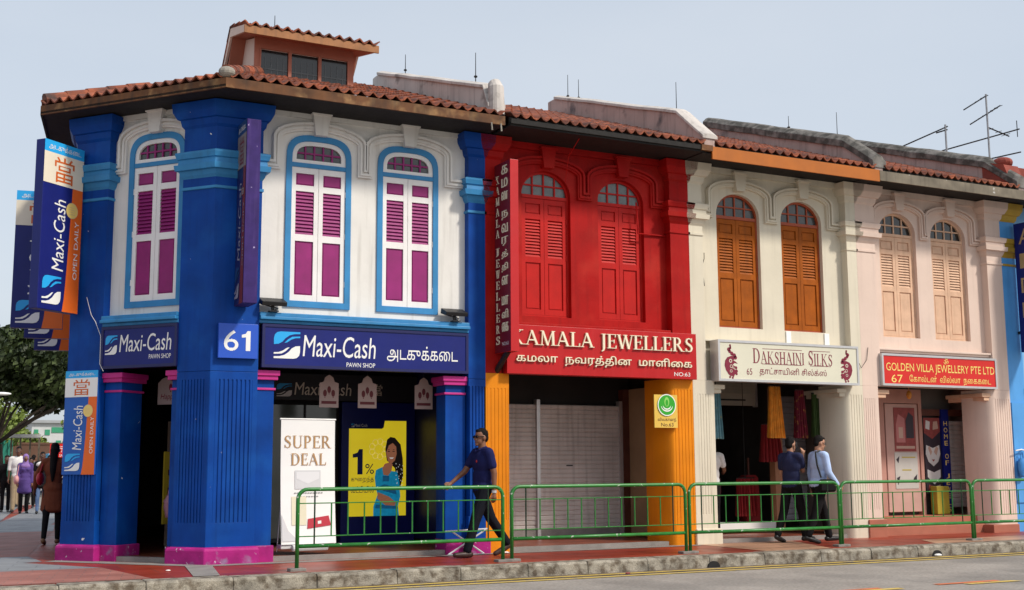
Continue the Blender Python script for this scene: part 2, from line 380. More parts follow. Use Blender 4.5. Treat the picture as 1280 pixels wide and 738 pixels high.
def serif_glyph(ch):
    T, t = .15, .055
    stem = lambda x: [_st(x, 0, x, 1, T), _se(x, 0, .34), _se(x, .96, .34)]
    if ch == 'K': return stem(.17)+[_st(.22, .44, .72, .98, t), _st(.36, .58, .80, 0, T), _se(.72, .96, .3), _se(.84, 0, .32)], .98
    if ch == 'A': return [_st(.1, 0, .43, 1, t), _st(.42, 1, .80, 0, T), _hb(.2, .66, .32, .05), _se(.1, 0, .26), _se(.80, 0, .34)], .93
    if ch == 'M': return [_st(.14, 0, .18, 1, t), _st(.2, 1, .54, .03, T*.9), _st(.54, .03, .88, 1, t), _st(.90, 1, .93, 0, T), _se(.14, 0, .26), _se(.93, 0, .32), _se(.14, .96, .2), _se(.93, .96, .24)], 1.1
    if ch == 'L': return stem(.17)+[_hb(.17, .64, 0, .045), _st(.63, 0, .65, .26, t)], .68
    if ch == 'J': return [_st(.26, .0, .26, 1, T), _se(.26, .96, .34)]+_path([(.26, .05), (.23, -.12), (.1, -.2)], [T, .1, .06]), .45
    if ch == 'E': return stem(.17)+[_hb(.17, .6, .955, .045), _hb(.17, .5, .49, .045), _hb(.17, .64, 0, .045), _st(.6, .78, .6, 1, t), _st(.5, .4, .5, .62, t), _st(.63, 0, .65, .24, t)], .7
    if ch == 'W': return [_st(.1, 1, .36, 0, T), _st(.36, 0, .6, 1, t), _st(.58, 1, .84, 0, T), _st(.84, 0, 1.08, 1, t), _se(.1, .96, .32), _se(.58, .96, .3), _se(1.08, .96, .24)], 1.14
    if ch == 'R': return stem(.17)+_arc(.32, .74, .24, .235, -90, 90)+[_hb(.17, .34, .955, .045), _hb(.17, .36, .48, .045), _st(.38, .5, .74, 0, T), _se(.78, 0, .26)], .88
    if ch == 'P': return stem(.17)+_arc(.32, .72, .25, .255, -90, 90)+[_hb(.17, .34, .955, .045), _hb(.17, .36, .44, .045)], .72
    if ch == 'D': return stem(.17)+_arc(.36, .5, .40, .477, -90, 90)+[_hb(.17, .38, .955, .045), _hb(.17, .38, 0, .045)], .90
    if ch == 'H': return stem(.17)+stem(.71)+[_hb(.17, .71, .48, .05)], .90
    if ch == 'I': return stem(.17), .36
    if ch == 'N': return [_st(.14, 0, .14, 1, t), _st(.15, 1, .76, 0, T), _st(.78, 0, .78, 1, t), _se(.14, 0, .28), _se(.12, .96, .26), _se(.78, .96, .28)], .92
    if ch == 'U': return [_st(.17, .28, .17, 1, T), _st(.72, .28, .72, 1, t), _se(.17, .96, .34), _se(.72, .96, .28)]+_arc(.445, .3, .275, .275, 180, 360, .13), .9
    if ch == 'S':
        pts = [(.55, .78), (.47, .93), (.33, .97), (.19, .91), (.13, .76), (.20, .62), (.34, .53), (.49, .42), (.55, .27), (.49, .10), (.34, .03), (.19, .08), (.1, .24)]
        return _path(pts, [.05, .06, .06, .10, .14, .15, .155, .15, .14, .10, .06, .06, .05])+[_st(.56, .72, .56, .98, .04), _st(.1, .02, .1, .28, .04)], .68
    return [], .4
def serif_contours(s, small=None):
    out, x = [], 0
    for i, ch in enumerate(s):
        if ch == ' ': x += .42; continue
        g, w = serif_glyph(ch)
        k = small if (small and i and s[i-1] != ' ') else 1
        for c in g: out.append([(x+px*k, py*k) for px, py in c])
        x += w*k+.05
    return out
def letter_spans(cs, rows):
    ys = [p[1] for c in cs for p in c]; y0, y1 = min(ys), max(ys); h = (y1-y0)/rows; out = []
    for r in range(rows):
        y = y0+(r+.5)*h; xs = []
        for c in cs:
            for i in range(len(c)):
                a, b = c[i-1], c[i]
                if (a[1] <= y) != (b[1] <= y): xs.append((a[0]+(y-a[1])*(b[0]-a[0])/(b[1]-a[1]), 1 if b[1] > a[1] else -1))
        xs.sort(); w = 0
        for k, (x, d) in enumerate(xs):
            if w == 0: sx = x
            w += d
            if w == 0 and x-sx > 1e-4: out.append((sx, x, y0+r*h, y0+(r+1)*h))
    return out
def lettering(mb, cs, fr, u0, u1, z0, z1, v, depth=0, rows=34, rot=False, mi=0):
    """fills outlines into the box u0..u1, z0..z1 of a wall frame; flat, or raised by depth"""
    sp = letter_spans(cs, rows)
    xs = [a for s in sp for a in s[:2]]; ys = [a for s in sp for a in s[2:]]
    xa, xb, ya, yb = min(xs), max(xs), min(ys), max(ys)
    for a, b, c, d in sp:
        A, B, C_, D = (a-xa)/(xb-xa), (b-xa)/(xb-xa), (c-ya)/(yb-ya), (d-ya)/(yb-ya)
        if rot: q = (u1-(u1-u0)*D, u1-(u1-u0)*C_, z0+(z1-z0)*A, z0+(z1-z0)*B)
        else: q = (u0+(u1-u0)*A, u0+(u1-u0)*B, z0+(z1-z0)*C_, z0+(z1-z0)*D)
        if depth: mb.box(fr, q[0], q[1], v-depth, v, q[2], q[3], mi)
        else: mb.add([fr(q[0], v, q[2]), fr(q[1], v, q[2]), fr(q[1], v, q[3]), fr(q[0], v, q[3])], mi)
def write(parent, txt, fr, u0, u1, z0, z1, v, m, bold=0, depth=0, rows=34, rot=False, shear=0, serif=False, small=None, name='lettering'):
    cs = serif_contours(txt, small) if serif else font_contours(txt, bold, shear)
    mb = MB(); lettering(mb, cs, fr, u0, u1, z0, z1, v, depth, rows, rot)
    return mb.build(name, m, parent)
def flat(mb, fr, poly, v, mi=0):
    P = [Vector((u, z, 0)) for u, z in poly]
    for t in tessellate_polygon([P]): mb.add([fr(poly[i][0], v, poly[i][1]) for i in t], mi)
CY1 = [(0, .52), (0, .75), (.03, .88), (.12, .97), (.25, 1), (1, 1), (1, .93), (.78, .92), (.6, .87), (.44, .76), (.32, .62), (.18, .54)]
CY2 = [(1, .87), (.82, .86), (.66, .80), (.52, .70), (.62, .80), (.8, .89), (1, .90)]
CY3 = [(1, .78), (.82, .77), (.66, .71), (.50, .60), (.40, .58), (.54, .72), (.7, .82), (.84, .83), (1, .84)]
def swirl(parent, fr, u0, z0, w, h, v, name='emblem', mats=None):
    mb = MB()
    for pl in (CY1, CY3): flat(mb, fr, [(u0+a*w, z0+b*h) for a, b in pl], v, 0)
    for pl in (CY1, CY3): flat(mb, fr, [(u0+(1-a)*w, z0+(1-b)*h) for a, b in pl], v-.0015, 1)
    return mb.build(name, list(mats or (CYAN, SIGNW)), parent)
def disc(mb, fr, cu, cz, r, v, mi=0, n=28, r0=None, rz=None):
    rz = rz or r
    P = [(cu+r*math.cos(2*math.pi*i/n), cz+rz*math.sin(2*math.pi*i/n)) for i in range(n)]
    if r0:
        for i in range(n):
            a, b = P[i], P[(i+1) % n]; k = r0/r
            q = lambda p: (cu+(p[0]-cu)*k, cz+(p[1]-cz)*k)
            mb.add([fr(a[0], v, a[1]), fr(b[0], v, b[1]), fr(q(b)[0], v, q(b)[1]), fr(q(a)[0], v, q(a)[1])], mi)
    else: mb.add([fr(u, v, z) for u, z in P], mi)
# ------------------------------------------------------------ setting: ground, road, pavement
RZ = -.155
KY = 13.8                                    # front edge of the kerb
def sheet(name, poly, z, m, thick=0):
    mb = MB()
    if thick: mb.plan(poly, z-thick, z)
    else:
        P = [Vector((x, y, 0)) for x, y in poly]
        for t in tessellate_polygon([P]): mb.add([(poly[i][0], poly[i][1], z) for i in t])
    o = mb.build(name, m); o['kind'] = 'structure'; return o
sheet('ground', [(-600, -600), (900, -600), (900, 900), (-600, 900)], RZ-.02, mat('far_ground', (.16, .155, .14), .9, .2, .05))
sheet('road', [(-120, -30), (160, -30), (160, KY-.36), (-120, KY-.36)], RZ-.004, ASPHALT)
sheet('gutter', [(-6, KY-.36), (160, KY-.36), (160, KY+.05), (-6, KY+.05)], RZ-.002, GUTTER)
sheet('side_road', [(-60, KY-.36), (-6.4, KY-.36), (2, 60), (9, 120), (-60, 120)], RZ-.003, ASPHALT)
sheet('cross_road', [(-60, 47), (40, 47), (60, 130), (-60, 130)], RZ+.0, ASPHALT)
sheet('pavement', [(-6, KY+.28), (160, KY+.28), (160, 17), (5, 26), (9, 46), (.5, 46)], 0, REDTILE, .17)
# kerb stones: separate worn granite blocks in one run
mb = MB(); x = -6.0; r2 = random.Random(3)
while x < 60:
    L = r2.uniform(.78, 1.02); dz, dy = r2.uniform(-.004, .003), r2.uniform(-.006, .006)
    q = [(KY+dy, RZ-.05), (KY+.01+dy, -.03+dz), (KY+.035+dy, dz), (KY+.285, .003+dz), (KY+.285, RZ-.05)]
    b0 = [(x+.002, y, z) for y, z in q]; b1 = [(x+L-.002, y, z) for y, z in q]
    mb.solid(b0, b1); x += L
k = mb.build('kerb', GRANITE, bevel=.012); k['kind'] = 'structure'
def stripes(name, y0, y1, m, spans, z):
    mb = MB()
    for a, b in spans: mb.add([(a, y0, z), (b, y0, z), (b, y1, z), (a, y1, z)])
    o = mb.build(name, m); o['kind'] = 'structure'
stripes('yellow_line', KY-.28, KY-.18, YLINE, [(-6, 80)], RZ+.003)
stripes('yellow_line', KY-.56, KY-.46, YLINE, [(-6, 80)], RZ+.003)
stripes('red_zigzag_marking', 10.46, 10.56, RLINE, [(9.0+1.85*i, 10.0+1.85*i) for i in range(12)], RZ+.003)
stripes('yellow_zigzag_marking', 10.33, 10.44, YLINE, [(9.35+1.85*i, 10.2+1.85*i) for i in range(12)], RZ+.003)
# drain openings at the foot of the kerb
for dx in (10.15, 14.3):
    mb = MB(); P = [(dx+.10*math.cos(a), RZ+.0+.085*math.sin(a)) for a in [math.pi*i/10 for i in range(11)]]
    mb.slab(Frame((0, KY-.016), (1, 0)), P, 0, .02); tag(mb.build('drain_opening', IRON), 'dark half round drain opening in the kerb '+('beside the red and cream shops' if dx < 12 else 'below the pale pink shop'), 'drain')
# coloured paving bands round the corner
def band(name, pts, m, z=.004): sheet(name, pts, z, m)
def cs(u, v): p = CHAM(u, v, 0); return (p.x, p.y)
band('faded_paving', [(-4, KY+.32), (2.75, KY+.32), (2.5, 16.0), (-3.4, 16.0)], PINKTILE)
band('grey_paving', [(-3.4, 16.0), (2.5, 16.0), cs(-.1, -.55), cs(0, -.3), (1.9, 18.6), (-2.6, 18.6)], GREYTILE)
band('faded_paving', [(-2.6, 18.6), (1.9, 18.6), (3.1, 26), (-1, 26)], PINKTILE, .005)
band('grey_paving', [(-1, 26), (3.1, 26), (3.5, 29), (-.2, 29)], GREYTILE, .006)
band('grey_paving', [(.2, 17.2), (.75, 17.2), (4.4, 46), (3.4, 46)], GREYTILE, .009)
band('grey_paving', [(2.2, 29), (3.4, 29), (6.6, 46), (5.0, 46)], GREYTILE, .008)
band('grey_paving', [cs(0, -.28), cs(2.42, -.28), (3.62, F-.30), (7.7, F-.20), (7.7, F-.05), (3.7, F-.02), cs(2.36, 0), cs(0, 0)], STEPG, .004)
band('grey_paving', [(3.2, KY+.32), (3.5, KY+.32), (3.75, F-.3), (3.45, F-.1)], STEPG, .007)
band('grey_paving', [(7.7, F-.20), (11.3, F-.20), (11.3, F+.05), (7.7, F+.05)], STEPG, .004)
band('tan_paving', [(11.3, KY+.30), (12.5, KY+.30), (13.2, F), (11.35, F)], TANTILE)
band('tan_paving', [(14.6, KY+.30), (18.8, KY+.30), (18.8, 14.9), (15.1, 14.9)], TANTILE)
# walkway floor one step up behind the piers
wk = [(3.95, F+.13), (15.25, F+.13), (15.25, 22), (30, 22), (30, 26), (4.0, 26), (3.0, 20), cs(.45, .13), cs(2.3, .13)]
sheet('walkway', wk, .06, TERRTILE, .2)
mb = MB(); mb.box(MAIN, 4.36, 15.2, .09, .20, 0, .063); o = mb.build('step_edge', STEPG); o['kind'] = 'structure'
mb = MB(); mb.box(CHAM, .6, 1.84, .09, .2, 0, .064); o = mb.build('step_edge', STEPG); o['kind'] = 'structure'

# ------------------------------------------------------------ building helpers
def arch(cu, hw, zb, zs, zt, p=2.0, n=18):
    top = []
    for i in range(n+1):
        a = math.pi*i/n; c, s_ = math.cos(a), math.sin(a)
        top.append((cu+hw*math.copysign(abs(c)**(2/p), c), zs+(zt-zs)*abs(s_)**(2/p)))
    return [(cu-hw, zb), (cu+hw, zb)] + top
def wall_face(mb, fr, outline, holes, v, reveal, mi=0):
    loops = [outline]+holes
    flatl = [q for l in loops for q in l]
    for t in tessellate_polygon([[Vector((a, b, 0)) for a, b in l] for l in loops]): mb.add([fr(flatl[i][0], v, flatl[i][1]) for i in t], mi)
    for h in holes:
        for i in range(len(h)):
            a, b = h[i-1], h[i]
            mb.add([fr(a[0], v, a[1]), fr(b[0], v, b[1]), fr(b[0], v+reveal, b[1]), fr(a[0], v+reveal, a[1])], mi)
def ring(mb, fr, outer, inner, v0, v1, mi=0):
    n = len(outer)
    for i in range(n):
        a, b, c, d = outer[i-1], outer[i], inner[i], inner[i-1]
        mb.add([fr(*x) for x in ((a[0], v0, a[1]), (b[0], v0, b[1]), (c[0], v0, c[1]), (d[0], v0, d[1]))], mi)
        mb.add([fr(*x) for x in ((a[0], v0, a[1]), (b[0], v0, b[1]), (b[0], v1, b[1]), (a[0], v1, a[1]))], mi)
        mb.add([fr(*x) for x in ((d[0], v0, d[1]), (c[0], v0, c[1]), (c[0], v1, c[1]), (d[0], v1, d[1]))], mi)
def moulding(mb, fr, path, w, v0, v1, side=0, mi=0):
    L, R = [], []
    n = len(path)
    for i in range(n):
        a, b, c = path[max(i-1, 0)], path[i], path[min(i+1, n-1)]
        d1 = Vector((b[0]-a[0], b[1]-a[1])); d2 = Vector((c[0]-b[0], c[1]-b[1]))
        if d1.length < 1e-6: d1 = d2
        if d2.length < 1e-6: d2 = d1
        d1.normalize(); d2.normalize()
        n1, n2 = Vector((-d1.y, d1.x)), Vector((-d2.y, d2.x)); m = n1+n2; m = m/max(m.dot(n1), .5)
        B = Vector(b); L.append(B+m*(side+w/2)); R.append(B+m*(side-w/2))
    lo = []
    for i in range(n-1):
        q = [L[i], R[i], R[i+1], L[i+1]]
        mb.solid([fr(p.x, v0, p.y) for p in q], [fr(p.x, v1, p.y) for p in q], mi)
def shutter_leaf(parent, fr, u0, u1, z0, z1, v, mats, hinge=None):
    mb = MB(); H = z1-z0; st = .062
    Z = lambda f: z1-f*H
    mb.box(fr, u0, u0+st, v, v+.045, z0, z1, 0); mb.box(fr, u1-st, u1, v, v+.045, z0, z1, 0)
    a, b = u0+st, u1-st
    for f0, f1 in ((0, .045), (.135, .18), (.505, .555), (.955, 1)): mb.box(fr, a, b, v+.001, v+.044, Z(f1), Z(f0), 0)
    for f0, f1 in ((.045, .135), (.555, .955)):
        mb.box(fr, a, b, v+.022, v+.043, Z(f1), Z(f0), 1); g = .022
        mb.box(fr, a+g, b-g, v+.012, v+.022, Z(f1)+g, Z(f0)-g, 1)
    zt, zb = Z(.18), Z(.505); n = 12; p = (zt-zb)/n
    mb.box(fr, a, b, v+.040, v+.044, zb, zt, 2)
    for i in range(n):
        z = zb+i*p
        q = [(v+.004, z), (v+.010, z), (v+.038, z+p*1.05), (v+.032, z+p*1.05)]
        mb.solid([fr(a, y, zz) for y, zz in q], [fr(b, y, zz) for y, zz in q], 1)
    if hinge:
        for f in (.18, .5, .86): mb.box(fr, *( (u0-.012, u0+.006) if hinge < 0 else (u1-.006, u1+.012)), v-.012, v+.012, Z(f)-.04, Z(f)+.04, 0)
    return mb.build('shutter', mats, parent)
def fanlight(parent, fr, cu, hw, zb, zs, zt, v, mats, nv=3, p=2.0, bars=1):
    """arched pane with glazing bars; mats: bars, pane"""
    mb = MB(); P = arch(cu, hw, zb, zs, zt, p)
    flat(mb, fr, P, v+.02, 1)
    def top(u):
        t = min(1, abs(u-cu)/hw); return zs+(zt-zs)*(1-t**p)**(1/p)
    for i in range(1, nv+1):
        u = cu-hw+2*hw*i/(nv+1); mb.box(fr, u-.012, u+.012, v, v+.03, zb, top(u), 0)
    for k in range(bars):
        z = zb+(zt-zb)*(k+1)/(bars+1)*(.92 if bars == 1 else 1)
        w = hw if z <= zs else hw*max(0, 1-((z-zs)/(zt-zs))**p)**(1/p)
        mb.box(fr, cu-w, cu+w, v+.002, v+.028, z-.012, z+.012, 0)
    return mb.build('fanlight', mats, parent)
def plain_window(parent, fr, cu, hw, zb, zs, zt, v, mframe, mleaf, pane, dark=DARK):
    """two louvred shutters under a semicircular fanlight, set in an arched frame"""
    fw = .035; mb = MB()
    ring(mb, fr, arch(cu, hw, zb, zs, zt), arch(cu, hw-fw, zb+.03, zs, zt-fw), v, v+.07)
    mb.box(fr, cu-hw+fw, cu+hw-fw, v-.012, v+.06, zs-.055, zs-.005)
    w = mb.build('window', mframe, parent)
    fanlight(w, fr, cu, hw-fw-.002, zs-.004, zs, zt-fw-.002, v+.012, [mframe, pane])
    for a, b, h in ((cu-hw+fw+.004, cu-.003, -1), (cu+.003, cu+hw-fw-.004, 1)): shutter_leaf(w, fr, a, b, zb+.033, zs-.058, v+.004, [mleaf, mleaf, dark], h)
    return w
def blue_window(parent, fr, cu, v):
    mb = MB(); hw, p = .47, 3.2; zb, zs, zt = 3.38, 5.42, 5.80
    ring(mb, fr, arch(cu, hw, zb, zs, zt, p), arch(cu, hw-.08, zb+.085, zs, zt-.085, p), v-.025, v+.03, 0)
    mb.box(fr, cu-.39, cu+.39, v-.018, v+.02, 5.335, 5.395, 0)
    ring(mb, fr, arch(cu, .389, 5.395, zs+.02, 5.714, p), arch(cu, .325, 5.445, zs+.03, 5.655, p), v-.005, v+.04, 1)
    w = mb.build('window', [LBLUE, WFRAME], parent)
    fanlight(w, fr, cu, .324, 5.446, zs+.03, 5.654, v+.008, [MAGENTA, PANE], 4, p)
    for a, b, h in ((cu-.388, cu-.003, -1), (cu+.003, cu+.388, 1)): shutter_leaf(w, fr, a, b, 3.467, 5.333, v-.004, [WFRAME, MAGENTA, MAGENTA], h)
    return w
def hood(parent, fr, centres, hw, u0, u1, zh, zc, zt, v, m):
    path = [(u0, zh)]
    for c in centres:
        path += [(c-hw, zh), (c-hw, zc)]
        path += [(c-hw*math.cos(math.pi*i/16), zc+(zt-zc)*math.sin(math.pi*i/16)) for i in range(1, 16)]
        path += [(c+hw, zc), (c+hw, zh)]
    path.append((u1, zh))
    mb = MB()
    moulding(mb, fr, path, .12, v-.045, v+.01)
    moulding(mb, fr, path, .035, v-.085, v-.0445, .036); moulding(mb, fr, path, .03, v-.065, v-.0445, -.018)
    for c in centres:
        mb.solid([fr(a, v-.11, z) for a, z in ((c-.085, zt-.13), (c+.085, zt-.13), (c+.125, zt+.16), (c-.125, zt+.16))], [fr(a, v+.01, z) for a, z in ((c-.085, zt-.13), (c+.085, zt-.13), (c+.125, zt+.16), (c-.125, zt+.16))])
        mb.box(fr, c-.145, c+.145, v-.13, v+.01, zt+.161, zt+.19)
    return mb.build('hood_mould', m, parent)
def flutes(mb, fr, u0, u1, z0, z1, v, n, t=.022, mi=0, ends=True):
    """raised flats with grooves between them on a pier face"""
    p = (u1-u0)/(n+.55); g = p*.34
    for i in range(n+1):
        a = u0+i*p; b = a+p-g
        if i == 0: a = u0
        mb.box(fr, a, min(b, u1), v-t, v+.005, z0, z1, mi)
CAP_MAIN = [(5.05, 0), (5.09, .025), (5.15, .045), (5.16, .085), (5.235, .095), (5.245, .055), (5.31, .05), (5.32, .07), (5.38, .085), (5.405, .085), (5.43, .02)]
CAP_NECK = [(4.895, 0), (4.90, .018), (4.935, .018), (4.94, 0)]
CAP_TOP = [(5.74, 0), (5.78, .03), (5.86, .045), (5.87, .075), (5.96, .12), (6.08, .13)]
def upper_pier(parent, poly, m, mcap, z0=2.5, top=True, name='pier'):
    mb = MB(); mb.loft(poly, [(z0, 0), (6.1, 0)])
    if top: mb.loft(offset(poly, -.002), CAP_TOP)
    p = mb.build(name, m, parent)
    mb = MB(); mb.loft(offset(poly, -.001), CAP_MAIN); mb.loft(offset(poly, -.001), CAP_NECK)
    mb.build('capital', mcap, p)
    return p
def rect(x0, x1, y0, y1): return [(x0, y0), (x1, y0), (x1, y1), (x0, y1)]
def roof_sheet(mb, e0, e1, inward, slope, vmax, zeave, pitch=.165, row=.32, amp=.032, vfree=None):
    """rolled clay tiles: columns along the eave e0-e1, rows stepping up the slope"""
    e0, e1, inward = Vector((*e0, 0)), Vector((*e1, 0)), Vector((*inward, 0)).normalized()
    L = (e1-e0).length; d = (e1-e0).normalized(); nc = max(2, round(L/pitch)); nu = nc*6
    us = [L*i/nu for i in range(nu+1)]
    vm = [max(0, vmax(u)) for u in us]; R = int(max(vm)/row)+1
    v0s = [(vfree(u) if vfree else 0) for u in us]
    for r in range(R):
        a, b = [], []; rz = random.Random(r*31+int(L*100)); wob = [rz.uniform(-.010, .010) for _ in range(nc+2)]
        for i, u in enumerate(us):
            w = amp*math.cos(2*math.pi*u*nc/L)
            c = wob[int(u*nc/L+.5)]
            va, vb = min(max(r*row+c, v0s[i]), vm[i]), min(max((r+1)*row+.03, v0s[i]), vm[i])
            lift = .03
            a.append(e0+d*u+inward*va+Vector((0, 0, zeave+va*slope+w+lift)))
            b.append(e0+d*u+inward*vb+Vector((0, 0, zeave+vb*slope+w)))
        keep = [i for i in range(len(us)) if b[i][2]-a[i][2] > -.05]
        mb.grid([a, b])
def fascia(parent, pts, z0, z1, m, t=.03, name='fascia_board'):
    mb = MB()
    for (a, b) in zip(pts[:-1], pts[1:]):
        a, b = Vector(a), Vector(b); d = (b-a).normalized(); n = Vector((d.y, -d.x))
        q = [a, b, b-n*t, a-n*t]
        mb.solid([(p.x, p.y, z0) for p in q], [(p.x, p.y, z1) for p in q])
    return mb.build(name, m, parent)
SLOPE, ZE, OV = .365, 6.24, .65
def party_wall(parent, x0, x1, mbody, mcope, top=.36, cap=None, yb=20.0, rounded=True, yf=15.22, ramp=.70, name='party_wall'):
    zr = lambda y: ZE+(y-(F-OV))*SLOPE
    mb = MB()
    q = [(yf, zr(yf)-.06), (yf, zr(yf)+.10), (yf+ramp, zr(yf+ramp)+top), (yb-.1, zr(yb)+top*.75), (yb+.3, zr(yb)+top*.75), (yb+.3, zr(yb)-.5)]
    mb.solid([(x0, y, z) for y, z in q], [(x1, y, z) for y, z in q])
    p = mb.build(name, mbody, parent, bevel=.02)
    mb = MB()
    ys = [yf-.02+(ramp+.02)*i/3 for i in range(3)]+[yf+ramp+(yb-yf-ramp)*i/11 for i in range(12)]
    zt = lambda y: zr(y)+(.10+(top-.10)*max(0, (y-yf)/ramp) if y < yf+ramp else top-(y-yf-ramp)/(yb-yf-ramp)*top*.25)
    r3 = random.Random(int(x0*10))
    rows = []
    for y in ys:
        z = zt(y)+r3.uniform(-.008, .008)
        if rounded: rows.append([(x0-.05+.01*r3.random(), y, z-.10), (x0-.055, y, z+.02), (x0+.03, y, z+.10), ((x0+x1)/2, y, z+.13), (x1-.03, y, z+.10), (x1+.05, y, z+.02), (x1+.05, y, z-.10)])
        else: rows.append([(x0-.035, y, z-.02), (x0-.035, y, z+.03), (x0+.06, y, z+.065), ((x0+x1)/2, y, z+.07), (x1-.06, y, z+.065), (x1+.035, y, z+.03), (x1+.035, y, z-.02)])
    b = mb.grid(rows, 0, True); n = 7; mb.f += [tuple(range(b, b+n)), tuple(range(b+14*n, b+15*n))]; mb.m += [0, 0]
    mb.build('coping', mcope, p, bevel=.008)
    return p
# ------------------------------------------------------------ corner house (blue)
W = .13                                     # upper walls sit this far behind the pier fronts
blue = thing('corner_shophouse', (3.72, F, 0), 'blue and white two storey corner shophouse with magenta shutters and rooftop dormer', 'building', 'row of shophouses')
pB = [tuple(CHAM(1.85, 0, 0))[:2], (3.72, F), (4.35, F), (4.35, F+.45), tuple(CHAM(1.85, .45, 0))[:2]]
sA = A0+SIDE_E*.55
pA = [(sA.x, sA.y), (A0.x, A0.y), tuple(CHAM(.58, 0, 0))[:2], tuple(CHAM(.58, .45, 0))[:2], tuple(sA+SIDE.v*.4)[:2]]
pC = rect(7.42, 7.69, F, F+.45)
for poly, fl, nm in ((pB, [(MAIN, 3.80, 4.28, 8), (CHAM, 1.90, 2.32, 8)], 'corner_pier'), (pA, [(CHAM, .06, .52, 8)], 'chamfer_pier'), (pC, [(MAIN, 7.44, 7.67, 4)], 'pier')):
    p = upper_pier(blue, poly, BLUE, LBLUE, 2.471, True, nm)
    mb = MB(); mb.loft(offset(poly, -.013), [(.2, 0), (2.47, 0)]); mb.loft(poly, [(.2, 0), (.52, 0)]); mb.loft(poly, [(2.36, 0), (2.465, 0)])
    for fr, a, b, n in fl:
        flutes(mb, fr, a, b, .515, 2.365, .013, n, .013)
    # flat margins beside the flutes
    if poly is pB: mb.box(MAIN, 3.722, 3.80, 0, .025, .515, 2.365); mb.box(MAIN, 4.28, 4.349, 0, .025, .515, 2.365); mb.box(CHAM, 1.851, 1.90, 0, .025, .515, 2.365); mb.box(CHAM, 2.32, 2.379, 0, .025, .515, 2.365)
    if poly is pA: mb.box(CHAM, 0.001, .06, 0, .025, .515, 2.365); mb.box(CHAM, .52, .579, 0, .025, .515, 2.365)
    mb.build('pier_shaft', BLUE, p, bevel=.004)
    mb = MB(); mb.loft(poly, [(-.01, .055), (.17, .055), (.20, .045), (.215, .0)])
    mb.build('plinth', PINKB, p, bevel=.012)
# chamfer: raised centre strip etc.
JD = {4.352: .5, 7.10: .42, .582: .52, 1.70: .5}
for fr, a, b in ((MAIN, 4.352, 4.60), (MAIN, 7.10, 7.418), (CHAM, .582, .86), (CHAM, 1.70, 1.848)):
    mb = MB(); mb.box(fr, a, b, .10, JD[a], .2, 2.42); j = mb.build('door_jamb', BLUE, blue, bevel=.006)
    mb = MB(); mb.box(fr, a-.001, b+(.03 if a in (4.352, .582) else 0), .06, JD[a]+.03, -.01, .21); mb.build('plinth', PINKB, j, bevel=.01)
    s0, s1 = (a, b+.06) if fr(a, 0, 0).x in (MAIN(4.352, 0, 0).x,) or a == .582 else (a-.06, b)
    mb = MB(); mb.box(fr, s0, s1, .03, JD[a]+.05, 2.43, 2.50); mb.box(fr, s0+(.02 if s0 < a else 0), s1-(.02 if s1 > b else 0), .05, JD[a]+.04, 2.375, 2.43); mb.box(fr, s0+(.04 if s0 < a else 0), s1-(.04 if s1 > b else 0), .085, JD[a]+.02, 2.24, 2.27)
    mb.build('cap', PINKC, j, bevel=.005)
# upper walls
for fr, u0, u1, cents, nm in ((MAIN, 4.33, 7.44, (5.18, 6.515), 'front_wall'), (CHAM, .56, 1.87, (1.31,), 'chamfer_wall')):
    mb = MB()
    holes = [arch(c, .455, 3.40, 5.42, 5.785, 3.2) for c in cents]
    wall_face(mb, fr, [(u0, 3.27), (u1, 3.27), (u1, 6.12), (u0, 6.12)], holes, W, .1)
    w = mb.build(nm, WHITE, blue)
    for c in cents: blue_window(blue, fr, c, W)
    hood(blue, fr, cents, .62 if fr is MAIN else .58, u0+.0, u1, 5.33, 5.72, 5.92, W, WHITE)
    mb = MB(); mb.box(fr, u0, u1, W-.03, W, 6.03, 6.119); mb.build('frieze', WHITE, blue)
    mb = MB(); mb.box(fr, u0+.02, u1-.02, W-.17, W, 3.215, 3.27); mb.box(fr, u0+.02, u1-.02, W-.20, W, 3.17, 3.2148); mb.box(fr, u0+.02, u1-.02, W-.14, W, 3.125, 3.1698)
    mb.build('cornice', LBLUE, blue, bevel=.008)
# side-street front, partly seen past the corner
mb = MB(); mb.box(SIDE, 0, 9.5, .0, .25, 3.0, 6.1); mb.box(SIDE, 0, 9.5, .3, .5, 0, 3.0); mb.build('side_wall', BLUE, blue)
for u in (2.6, 5.9):
    mb = MB(); mb.box(SIDE, u, u+.4, -.1, .3, .2, 6.1); mb.build('pier', BLUE, blue)
# body, back wall, floors, shopfront
back = [(3.72, 26.5), (7.69, 26.5)]
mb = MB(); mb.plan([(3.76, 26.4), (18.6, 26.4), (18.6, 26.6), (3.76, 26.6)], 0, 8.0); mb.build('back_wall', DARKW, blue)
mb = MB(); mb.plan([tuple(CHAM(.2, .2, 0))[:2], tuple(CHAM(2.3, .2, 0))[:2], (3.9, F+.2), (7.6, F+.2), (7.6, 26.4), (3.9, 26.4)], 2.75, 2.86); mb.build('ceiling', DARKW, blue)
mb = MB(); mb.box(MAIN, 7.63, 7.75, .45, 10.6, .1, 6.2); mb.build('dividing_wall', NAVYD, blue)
mb = MB(); mb.box(MAIN, 4.30, 4.42, .75, 2.4, .1, 2.75); mb.build('inner_wall', DARK, blue)
